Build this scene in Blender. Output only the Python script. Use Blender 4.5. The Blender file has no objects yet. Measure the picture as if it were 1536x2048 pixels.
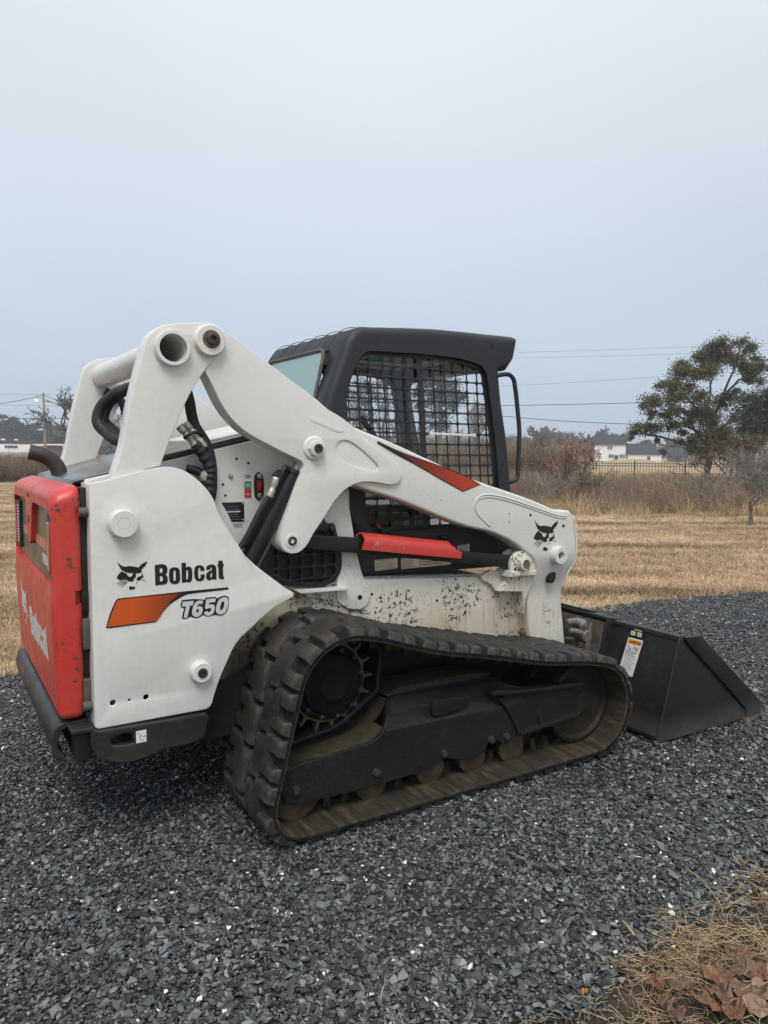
import bpy, bmesh, math, random
import numpy as np
from mathutils import Vector, Matrix, Euler, noise as mnoise
from mathutils.geometry import tessellate_polygon
random.seed(7); RNG = np.random.default_rng(11)
SC = bpy.context.scene
COL = SC.collection
# ---------------------------------------------------------------- camera
CAM_LOC = Vector((-1.067, -3.431, 1.4525)); YAW, PITCH, ROLL = 31.5295, 4.5031, 0.4896
cam = bpy.data.cameras.new('camera'); camo = bpy.data.objects.new('camera', cam); COL.objects.link(camo)
cam.sensor_fit = 'VERTICAL'; cam.sensor_height = 36.0; cam.sensor_width = 27.0
cam.lens = 1498.63/2048*36; cam.clip_start = .05; cam.clip_end = 4000
def cam_matrix():
    y, p, r = map(math.radians, (YAW, PITCH, ROLL))
    f = Vector((math.sin(y)*math.cos(p), math.cos(y)*math.cos(p), -math.sin(p)))
    ri = Vector((math.cos(y), -math.sin(y), 0)); u = ri.cross(f)
    r2 = ri*math.cos(r)+u*math.sin(r); u2 = -ri*math.sin(r)+u*math.cos(r)
    m = Matrix((r2, u2, -f)).transposed().to_4x4(); m.translation = CAM_LOC
    return m
camo.matrix_world = cam_matrix(); SC.camera = camo
# ---------------------------------------------------------------- sky, sun, exposure
SUN_EL, SUN_AZ = math.radians(56), math.radians(213)      # azimuth measured from +Y towards +X
world = bpy.data.worlds.new('World'); SC.world = world; world.use_nodes = True
wn = world.node_tree; wn.nodes.clear()
def wnode(t, **k):
    n = wn.nodes.new(t)
    for a, b in k.items(): setattr(n, a, b)
    return n
wo = wnode('ShaderNodeOutputWorld'); wb = wnode('ShaderNodeBackground'); wb.inputs['Strength'].default_value = .1
sky = wnode('ShaderNodeTexSky', sky_type='NISHITA', sun_disc=False, sun_elevation=SUN_EL, sun_rotation=SUN_AZ, air_density=1.0, dust_density=3.0, ozone_density=1.0)
tc = wnode('ShaderNodeTexCoord'); sep = wnode('ShaderNodeSeparateXYZ'); wn.links.new(tc.outputs['Generated'], sep.inputs[0])
ramp = wnode('ShaderNodeValToRGB'); wn.links.new(sep.outputs['Z'], ramp.inputs[0])
SKYCOLS = [(0, (4.05, 4.78, 5.62)), (.1, (4.2, 4.95, 5.82)), (.25, (4.85, 5.55, 6.30)), (.5, (6.1, 6.58, 7.0)), (.75, (8.3, 8.4, 8.5)), (1, (10.4, 10.3, 10.1))]
SKS = 12.0
els = ramp.color_ramp.elements
for i, (p, c) in enumerate(SKYCOLS):
    e = els[i] if i < 2 else els.new(p)
    e.position = p; e.color = tuple(v/SKS for v in c)+(1,)
nz = wnode('ShaderNodeTexNoise'); nz.inputs['Scale'].default_value = 1.6; nz.inputs['Detail'].default_value = 3
mp = wnode('ShaderNodeMapping'); mp.inputs['Scale'].default_value = (1, 1, 2.2)
wn.links.new(tc.outputs['Generated'], mp.inputs[0]); wn.links.new(mp.outputs[0], nz.inputs['Vector'])
mr = wnode('ShaderNodeMapRange'); mr.inputs[1].default_value = .3; mr.inputs[2].default_value = .7; mr.inputs[3].default_value = SKS*.955; mr.inputs[4].default_value = SKS*1.045
wn.links.new(nz.outputs[0], mr.inputs[0])
sc_ = wnode('ShaderNodeVectorMath', operation='SCALE'); wn.links.new(ramp.outputs[0], sc_.inputs[0]); wn.links.new(mr.outputs[0], sc_.inputs['Scale'])
mx = wnode('ShaderNodeMix', data_type='RGBA'); mx.inputs[0].default_value = .94
wn.links.new(sky.outputs[0], mx.inputs[6]); wn.links.new(sc_.outputs[0], mx.inputs[7])
wn.links.new(mx.outputs[2], wb.inputs[0]); wn.links.new(wb.outputs[0], wo.inputs[0])
sun = bpy.data.lights.new('sun', 'SUN'); sun.energy = 1.5; sun.angle = math.radians(24); sun.color = (1, .97, .93)
suno = bpy.data.objects.new('sun', sun); COL.objects.link(suno)
sd = Vector((math.sin(SUN_AZ)*math.cos(SUN_EL), math.cos(SUN_AZ)*math.cos(SUN_EL), math.sin(SUN_EL)))
suno.rotation_euler = sd.to_track_quat('Z', 'Y').to_euler()
SC.view_settings.view_transform = 'Standard'; SC.view_settings.look = 'None'; SC.view_settings.gamma = 1
SC.view_settings.use_curve_mapping = False; SC.view_settings.exposure = 0.43
SC.render.engine = 'CYCLES'
SC.cycles.max_bounces = 6; SC.cycles.transparent_max_bounces = 16; SC.cycles.use_denoising = True
GZ = -.02
# ---------------------------------------------------------------- measured outlines, metres, machine axes (x forward, z up)
T = {
 'upright': [(-0.5758,1.3375),(-0.4965,1.3554),(-0.4233,1.3751),(-0.3482,1.3911),(-0.3187,1.3946),(-0.286,1.3933),(-0.247,1.3812),(-0.2044,1.3536),(-0.1674,1.3183),(-0.1363,1.2746),(-0.1177,1.2245),(-0.0975,1.1769),(-0.0667,1.1271),(-0.0276,1.0691),(-0.1047,1.1937),(-0.0596,1.1142),(-0.0134,1.0527),(0.0458,0.9959),(0.1064,0.9482),(0.1622,0.9045),(0.197,0.8826),(0.195,0.8675),(0.1748,0.8582),(0.1246,0.8392),(0.0722,0.8056),(0.0266,0.7697),(-0.0501,0.705),(-0.0891,0.6326),(-0.1204,0.5663),(-0.1425,0.5054),(-0.1531,0.475),(-0.1751,0.4628),(-0.564,0.4593),(-0.5749,0.4656)],
 'upright_holes': [(-0.5153,0.5458),(-0.4572,0.5462),(-0.3978,0.5473)],
 'upright_boss': [(-0.4727,1.1953),(-0.1947,0.6173)],
 'link': [(-0.4969,1.3601),(-0.4604,1.4733),(-0.4395,1.5901),(-0.4155,1.6943),(-0.3917,1.786),(-0.3781,1.8353),(-0.3595,1.8723),(-0.3254,1.9013),(-0.2857,1.9141),(-0.1912,1.9271),(-0.1287,1.9318),(-0.0936,1.9108),(-0.0781,1.8837),(-0.0797,1.8564),(-0.1014,1.8261),(-0.1372,1.7843),(-0.1726,1.7347),(-0.2078,1.679),(-0.2428,1.6105),(-0.2777,1.5292),(-0.3054,1.462),(-0.3227,1.4152),(-0.3329,1.3966)],
 'pivot': [(-0.1465,1.8653),(-0.0867,1.8704),(-0.1471,1.8118),(-0.1396,1.8659),(-0.1186,1.8677)],
 'arm_plate': [(-0.0811,1.9126),(0.0886,1.8084),(0.1977,1.7403),(0.3115,1.6692),(0.3679,1.6288),(0.4192,1.6042),(0.4804,1.5642),(0.534,1.5153),(0.6071,1.4672),(0.6867,1.4186),(0.7223,1.3825),(0.7313,1.3503),(0.7096,1.3224),(0.6737,1.3141),(0.6084,1.323),(0.5535,1.3284),(0.4996,1.3213),(0.4467,1.2966),(0.4034,1.2575),(0.3692,1.2141),(0.3395,1.1716),(0.2974,1.1164),(0.26,1.0616),(0.2312,1.0429),(0.2066,1.0392),(0.1783,1.0455),(0.1559,1.0655),(0.148,1.0941),(0.1561,1.1382),(0.1867,1.2259),(0.2191,1.3141),(0.2476,1.3807),(0.2517,1.3992),(0.2436,1.4141),(0.2192,1.4266),(0.1632,1.4505),(0.0928,1.4838),(-0.0035,1.5344),(-0.0549,1.58),(-0.0979,1.6408),(-0.1259,1.6965),(-0.1537,1.7473),(-0.1743,1.7764),(-0.1802,1.8768)],
 'arm_recess': [(0.3992,1.4674),(0.4068,1.4903),(0.4283,1.5043),(0.4632,1.501),(0.4986,1.4839),(0.5526,1.4456),(0.5984,1.4066),(0.6105,1.3909),(0.5987,1.3751),(0.5622,1.3769),(0.5081,1.3888),(0.4462,1.412),(0.4113,1.4371)],
 'arm_boss': [(0.2988,1.4687),(0.3362,1.469),(0.2989,1.4183),(0.2988,1.4687),(0.3153,1.4688)],
 'wrench': [(0.2804,1.5923),(0.2969,1.598),(0.3681,1.5688),(0.4022,1.5546),(0.4281,1.5514),(0.4368,1.5402),(0.4109,1.5359),(0.3428,1.5606),(0.2886,1.5778)],
 'tube_top': [(0.4683,1.5718),(0.5758,1.5357),(0.6685,1.5059),(0.9035,1.4188),(1.1687,1.3245),(1.3738,1.2668),(1.5008,1.2299),(1.5834,1.2026),(1.6704,1.1722),(1.7698,1.1641),(1.7929,1.1479)],
 'tube_bot': [(0.4963,1.3132),(0.5596,1.2925),(0.7092,1.2494),(0.9075,1.1776),(1.1191,1.1054),(1.2528,1.076),(1.352,1.0389),(1.4339,0.9972),(1.4864,0.9627),(1.5313,0.9282),(1.5533,0.8989),(1.563,0.8623),(1.5592,0.8147),(1.5481,0.7356),(1.5533,0.6709),(1.5747,0.507)],
 'tube_right': [(1.7929,1.1479),(1.8187,1.0652),(1.835,0.9409),(1.8262,0.8755),(1.802,0.8277),(1.7927,0.7458),(1.7948,0.6628),(1.8097,0.5696),(1.8329,0.4158)],
 'knee_overlay': [(1.2472,1.105),(1.2032,1.1385),(1.1693,1.1697),(1.1544,1.2036),(1.1584,1.2332),(1.1815,1.2512),(1.2194,1.2579),(1.2969,1.2501),(1.3967,1.2271),(1.4997,1.1972),(1.606,1.1663),(1.7043,1.1413),(1.7541,1.1371)],
 'knee_boss': [(1.6931,0.9373),(1.7395,0.9343),(1.7009,0.9327),(1.7208,0.9314)],
 'knee_holes': [(1.5064,1.1501),(1.735,1.0852),(1.3685,1.1604),(1.3696,1.122)],
 'knee_slot': [(1.6556,0.8229),(1.6713,0.8419),(1.6953,0.8458),(1.6991,0.8316),(1.6924,0.8037),(1.6786,0.791),(1.6567,0.792)],
 'arm_decal': [(0.6082,1.4986),(0.6165,1.5027),(0.7048,1.4681),(0.8016,1.4382),(0.9527,1.3957),(1.0899,1.3512),(1.1865,1.3071),(1.0808,1.2736),(0.9538,1.3314),(0.8021,1.4041),(0.705,1.4465),(0.6157,1.4909)],
 'bracket': [(1.3948,0.8729),(1.3985,0.9196),(1.4129,0.9499),(1.443,0.9676),(1.4842,0.969),(1.5213,0.9508),(1.5487,0.9172),(1.559,0.8605)],
 'body_holes': [(0.0221,1.4232),(0.0731,1.4061),(-0.0367,1.3198),(-0.0263,1.2751),(-0.0041,1.3535)],
 'level_label': [(0.0554,1.3627),(0.0856,1.3625),(0.0851,1.278),(0.0778,1.263),(0.0595,1.2597),(0.0548,1.2711)],
 'sight': [(0.1169,1.3706),(0.1346,1.3568),(0.1385,1.3149),(0.1366,1.2692),(0.1163,1.2522),(0.0994,1.2663),(0.0965,1.3156),(0.0999,1.3571)],
 'plate': [(-0.0534,1.2462),(0.0523,1.2463),(0.0541,1.1655),(-0.0365,1.1676)],
 'plate_small': [(-0.0312,1.1577),(0.0494,1.1619),(0.0492,1.143),(-0.0251,1.1425)],
 'strut': [(0.5148,1.2875),(0.5446,1.1306),(0.571,1.0005),(0.6089,0.8806),(0.6355,0.8324),(0.6395,0.8057),(0.6284,0.7738),(0.6023,0.7534),(0.5652,0.7506),(0.5284,0.7576)],
 'guard': [(0.3676,1.1383),(0.4126,1.1426),(0.4266,1.1464),(0.4442,1.1457),(0.4534,1.1314),(0.4692,1.0768),(0.4875,0.9866),(0.4841,0.9421),(0.4699,0.9112),(0.445,0.8877),(0.4133,0.8744),(0.3853,0.8686),(0.216,0.8943),(0.1,0.9704),(0.1579,1.069)],
 'guard_bolt': [(0.4372,1.1296)],
 'strut_hole': [(0.5848,0.8043)],
 'cab_outer': [(0.5174,1.1181),(0.4513,1.6735),(0.5237,1.8622),(0.5602,1.9616),(0.5926,2.0048),(0.6349,2.0274),(0.673,2.035),(1.0375,2.0499),(1.3973,2.0541),(1.5299,2.0556),(1.5671,2.0477),(1.562,2.0101),(1.5455,1.9391),(1.4981,1.8802),(1.4498,1.8707),(1.4721,1.7164),(1.5069,1.5586),(1.5524,1.2647)],
 'stripe': [(-0.5346,0.8232),(-0.5192,0.8735),(-0.498,0.9203),(-0.4891,0.925),(-0.3847,0.9267),(-0.2505,0.9293),(-0.0823,0.9301),(-0.0779,0.9257),(-0.0823,0.9215),(-0.1463,0.9203),(-0.212,0.9187),(-0.2443,0.9159),(-0.2764,0.9022),(-0.3082,0.883),(-0.3335,0.857),(-0.3525,0.8305),(-0.3649,0.824),(-0.4317,0.8231),(-0.5202,0.8209)],
 'L_B_o': [(-0.3592,1.0363),(-0.3247,1.0363),(-0.3155,1.0294),(-0.3135,1.0166),(-0.3158,1.0042),(-0.3215,0.9989),(-0.3145,0.9914),(-0.3125,0.9786),(-0.3148,0.9677),(-0.3227,0.9621),(-0.3582,0.9613)],
 'L_B_h1': [(-0.3416,1.0234),(-0.3357,1.0236),(-0.3317,1.0211),(-0.3306,1.0147),(-0.3322,1.0079),(-0.336,1.0063),(-0.3415,1.0068)],
 'L_B_h2': [(-0.3414,0.9948),(-0.3362,0.9944),(-0.3316,0.9912),(-0.3301,0.9832),(-0.3318,0.9764),(-0.3355,0.9742),(-0.3417,0.9741)],
 'L_o_o': [(-0.2874,1.0232),(-0.2764,1.0208),(-0.2692,1.0133),(-0.2672,1.0004),(-0.2665,0.9812),(-0.2685,0.9686),(-0.2756,0.9613),(-0.2867,0.96),(-0.2977,0.9628),(-0.3054,0.9717),(-0.3074,0.9845),(-0.3074,1.0035),(-0.3048,1.016),(-0.2975,1.0224)],
 'L_o_h': [(-0.2872,1.0131),(-0.2838,1.0096),(-0.283,0.9985),(-0.2829,0.9826),(-0.2843,0.9738),(-0.2872,0.9714),(-0.2903,0.9742),(-0.2914,0.9832),(-0.2915,0.9991),(-0.2904,1.0101)],
 'L_b_o': [(-0.261,1.0375),(-0.2444,1.0377),(-0.2437,1.0178),(-0.2366,1.0221),(-0.2286,1.0209),(-0.2232,1.0147),(-0.2208,1.0001),(-0.221,0.9776),(-0.2237,0.9665),(-0.2309,0.9617),(-0.2389,0.9623),(-0.2443,0.9666),(-0.2447,0.9625),(-0.2603,0.9628)],
 'L_b_h': [(-0.2438,1.0066),(-0.2406,1.0105),(-0.2377,1.0078),(-0.2366,0.9981),(-0.2368,0.982),(-0.2381,0.9751),(-0.2414,0.9734),(-0.2439,0.9768)],
 'L_c_o': [(-0.1939,1.0238),(-0.1815,1.021),(-0.1751,1.0134),(-0.1729,1.0013),(-0.1889,1.0015),(-0.1892,1.0106),(-0.193,1.0147),(-0.1966,1.0118),(-0.1981,0.9983),(-0.1976,0.9822),(-0.1958,0.9739),(-0.1925,0.972),(-0.1892,0.9757),(-0.1884,0.9879),(-0.173,0.9883),(-0.1738,0.9738),(-0.1795,0.9661),(-0.1903,0.9628),(-0.2017,0.965),(-0.2097,0.9734),(-0.2125,0.9866),(-0.2126,1.0059),(-0.2099,1.0169),(-0.2037,1.0226)],
 'L_a_o': [(-0.1469,1.0237),(-0.1353,1.0216),(-0.1287,1.0143),(-0.1272,0.9995),(-0.1268,0.9648),(-0.1432,0.9648),(-0.1441,0.9698),(-0.1492,0.9646),(-0.1574,0.9637),(-0.1647,0.9682),(-0.1672,0.9797),(-0.1654,0.991),(-0.1571,0.9968),(-0.1445,1.0024),(-0.1444,1.0099),(-0.1477,1.013),(-0.1507,1.01),(-0.1514,1.0039),(-0.1666,1.004),(-0.1658,1.0137),(-0.1602,1.0214)],
 'L_a_h': [(-0.1442,0.9936),(-0.1496,0.9897),(-0.1513,0.9817),(-0.1504,0.9751),(-0.1474,0.9739),(-0.1444,0.9773)],
 'L_t_o': [(-0.1188,1.0361),(-0.102,1.036),(-0.1015,1.0238),(-0.0981,1.0236),(-0.0982,1.0121),(-0.1009,1.0119),(-0.1005,0.981),(-0.0989,0.9743),(-0.0972,0.9735),(-0.0973,0.964),(-0.1091,0.964),(-0.1158,0.9675),(-0.118,0.9758),(-0.1184,1.0119),(-0.1221,1.0118),(-0.1223,1.023),(-0.1186,1.0234)],
 'L_h_bar': [(-0.491,1.0612),(-0.4853,1.0507),(-0.4753,1.0424),(-0.4621,1.0378),(-0.4547,1.0394),(-0.44,1.0377),(-0.4251,1.0342),(-0.4177,1.0321),(-0.4055,1.0436),(-0.3854,1.0531),(-0.392,1.038),(-0.4058,1.025),(-0.4089,1.0215),(-0.405,1.0172),(-0.4081,1.0137),(-0.4196,1.0112),(-0.4315,1.0124),(-0.4434,1.0133),(-0.4581,1.0166),(-0.4727,1.0239),(-0.4827,1.0368),(-0.4883,1.0494)],
 'L_h_left': [(-0.4771,1.0227),(-0.4684,1.0174),(-0.4596,1.0121),(-0.4539,1.0025),(-0.4466,0.9994),(-0.44,1.0044),(-0.4359,1.0128),(-0.4255,1.011),(-0.4281,1.0035),(-0.4273,0.9973),(-0.4333,0.9931),(-0.4384,0.9914),(-0.4334,0.9869),(-0.4394,0.9834),(-0.4498,0.9837),(-0.4571,0.9873),(-0.4629,0.9924),(-0.4835,0.9901),(-0.4944,0.9996),(-0.489,1.0098)],
 'L_h_right': [(-0.4045,1.0125),(-0.4023,1.0015),(-0.4,0.9929),(-0.4063,0.994),(-0.4094,0.9881),(-0.4155,0.9839),(-0.4236,0.9852),(-0.4259,0.9894),(-0.4228,0.9938),(-0.4183,0.9981),(-0.4123,0.9985),(-0.4071,1.0019)],
 'L_h_chin': [(-0.4516,0.9638),(-0.4457,0.9654),(-0.4442,0.9678),(-0.4418,0.9645),(-0.4383,0.9626),(-0.4317,0.9636),(-0.4312,0.9574),(-0.434,0.953),(-0.4509,0.9538)],
 'L_h_w1': [(-0.4948,0.9776),(-0.4851,0.9841),(-0.4733,0.9874),(-0.4615,0.9889),(-0.4616,0.9877),(-0.4734,0.9859),(-0.4846,0.9822),(-0.4943,0.9766)],
 'L_h_w2': [(-0.4868,0.972),(-0.4794,0.9784),(-0.469,0.9828),(-0.4593,0.9844),(-0.4593,0.9832),(-0.4687,0.9809),(-0.4785,0.9765),(-0.4859,0.9713)],
 'L_h_w3': [(-0.4784,0.9652),(-0.4736,0.9724),(-0.4662,0.9779),(-0.4578,0.9812),(-0.4576,0.98),(-0.4653,0.976),(-0.4725,0.9708),(-0.4776,0.9645)],
 'L_h_w4': [(-0.4071,0.9866),(-0.3989,0.985),(-0.393,0.9793),(-0.3939,0.979),(-0.3993,0.9835),(-0.4071,0.9854)],
 'L_h_w5': [(-0.4237,0.9803),(-0.4228,0.9768),(-0.4262,0.973),(-0.4271,0.9737),(-0.4249,0.9773),(-0.4252,0.9804)],
 'N_T': [(-0.259,0.8903),(-0.2172,0.8908),(-0.2206,0.8736),(-0.231,0.8737),(-0.2415,0.8296),(-0.2556,0.8295),(-0.2458,0.8726),(-0.2608,0.8725)],
 'N_6': [(-0.1797,0.8865),(-0.1847,0.874),(-0.1929,0.8774),(-0.2011,0.8723),(-0.2035,0.8654),(-0.1914,0.8681),(-0.1832,0.8608),(-0.1827,0.8477),(-0.1885,0.8336),(-0.2016,0.8275),(-0.2163,0.8301),(-0.2233,0.8405),(-0.2208,0.8613),(-0.2124,0.8816),(-0.1993,0.889)],
 'N_6h': [(-0.1997,0.8576),(-0.1964,0.8556),(-0.1982,0.846),(-0.2047,0.8441),(-0.2089,0.8478),(-0.2069,0.8551)],
 'N_5': [(-0.1681,0.8919),(-0.1299,0.8922),(-0.1333,0.8781),(-0.1567,0.8777),(-0.1584,0.8687),(-0.1451,0.87),(-0.1351,0.8641),(-0.1353,0.8493),(-0.1421,0.8336),(-0.1572,0.827),(-0.1737,0.831),(-0.1769,0.8422),(-0.1636,0.8457),(-0.1587,0.8393),(-0.152,0.8428),(-0.1486,0.8533),(-0.1535,0.8578),(-0.1635,0.8548),(-0.1734,0.8565)],
 'N_0': [(-0.0962,0.8933),(-0.0843,0.8889),(-0.081,0.8753),(-0.0864,0.8476),(-0.095,0.8319),(-0.1103,0.8269),(-0.1254,0.8311),(-0.1303,0.8439),(-0.1261,0.8681),(-0.1165,0.887)],
 'N_0h': [(-0.0997,0.8771),(-0.0963,0.8735),(-0.1016,0.8492),(-0.1085,0.8426),(-0.1142,0.8455),(-0.1116,0.8667),(-0.1065,0.8761)],
 'T650out': [(-0.2656,0.8756),(-0.2628,0.892),(-0.2605,0.8969),(-0.2155,0.8971),(-0.1992,0.8949),(-0.1731,0.8907),(-0.1697,0.8979),(-0.1298,0.8974),(-0.1248,0.8904),(-0.1097,0.8969),(-0.091,0.8984),(-0.0785,0.8916),(-0.0783,0.8717),(-0.083,0.8439),(-0.0933,0.8284),(-0.1103,0.8219),(-0.1338,0.8278),(-0.1505,0.8246),(-0.1704,0.8261),(-0.1803,0.8327),(-0.1968,0.8237),(-0.2179,0.8254),(-0.2292,0.8315),(-0.239,0.8277),(-0.2422,0.8254),(-0.2599,0.8251),(-0.2613,0.8333),(-0.2529,0.8662),(-0.2625,0.8688)],
 'bumper_slot': [(-0.5315,0.4161),(-0.506,0.4291),(-0.4489,0.4271),(-0.4466,0.3901),(-0.4954,0.3907),(-0.5235,0.3994)],
}
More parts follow.
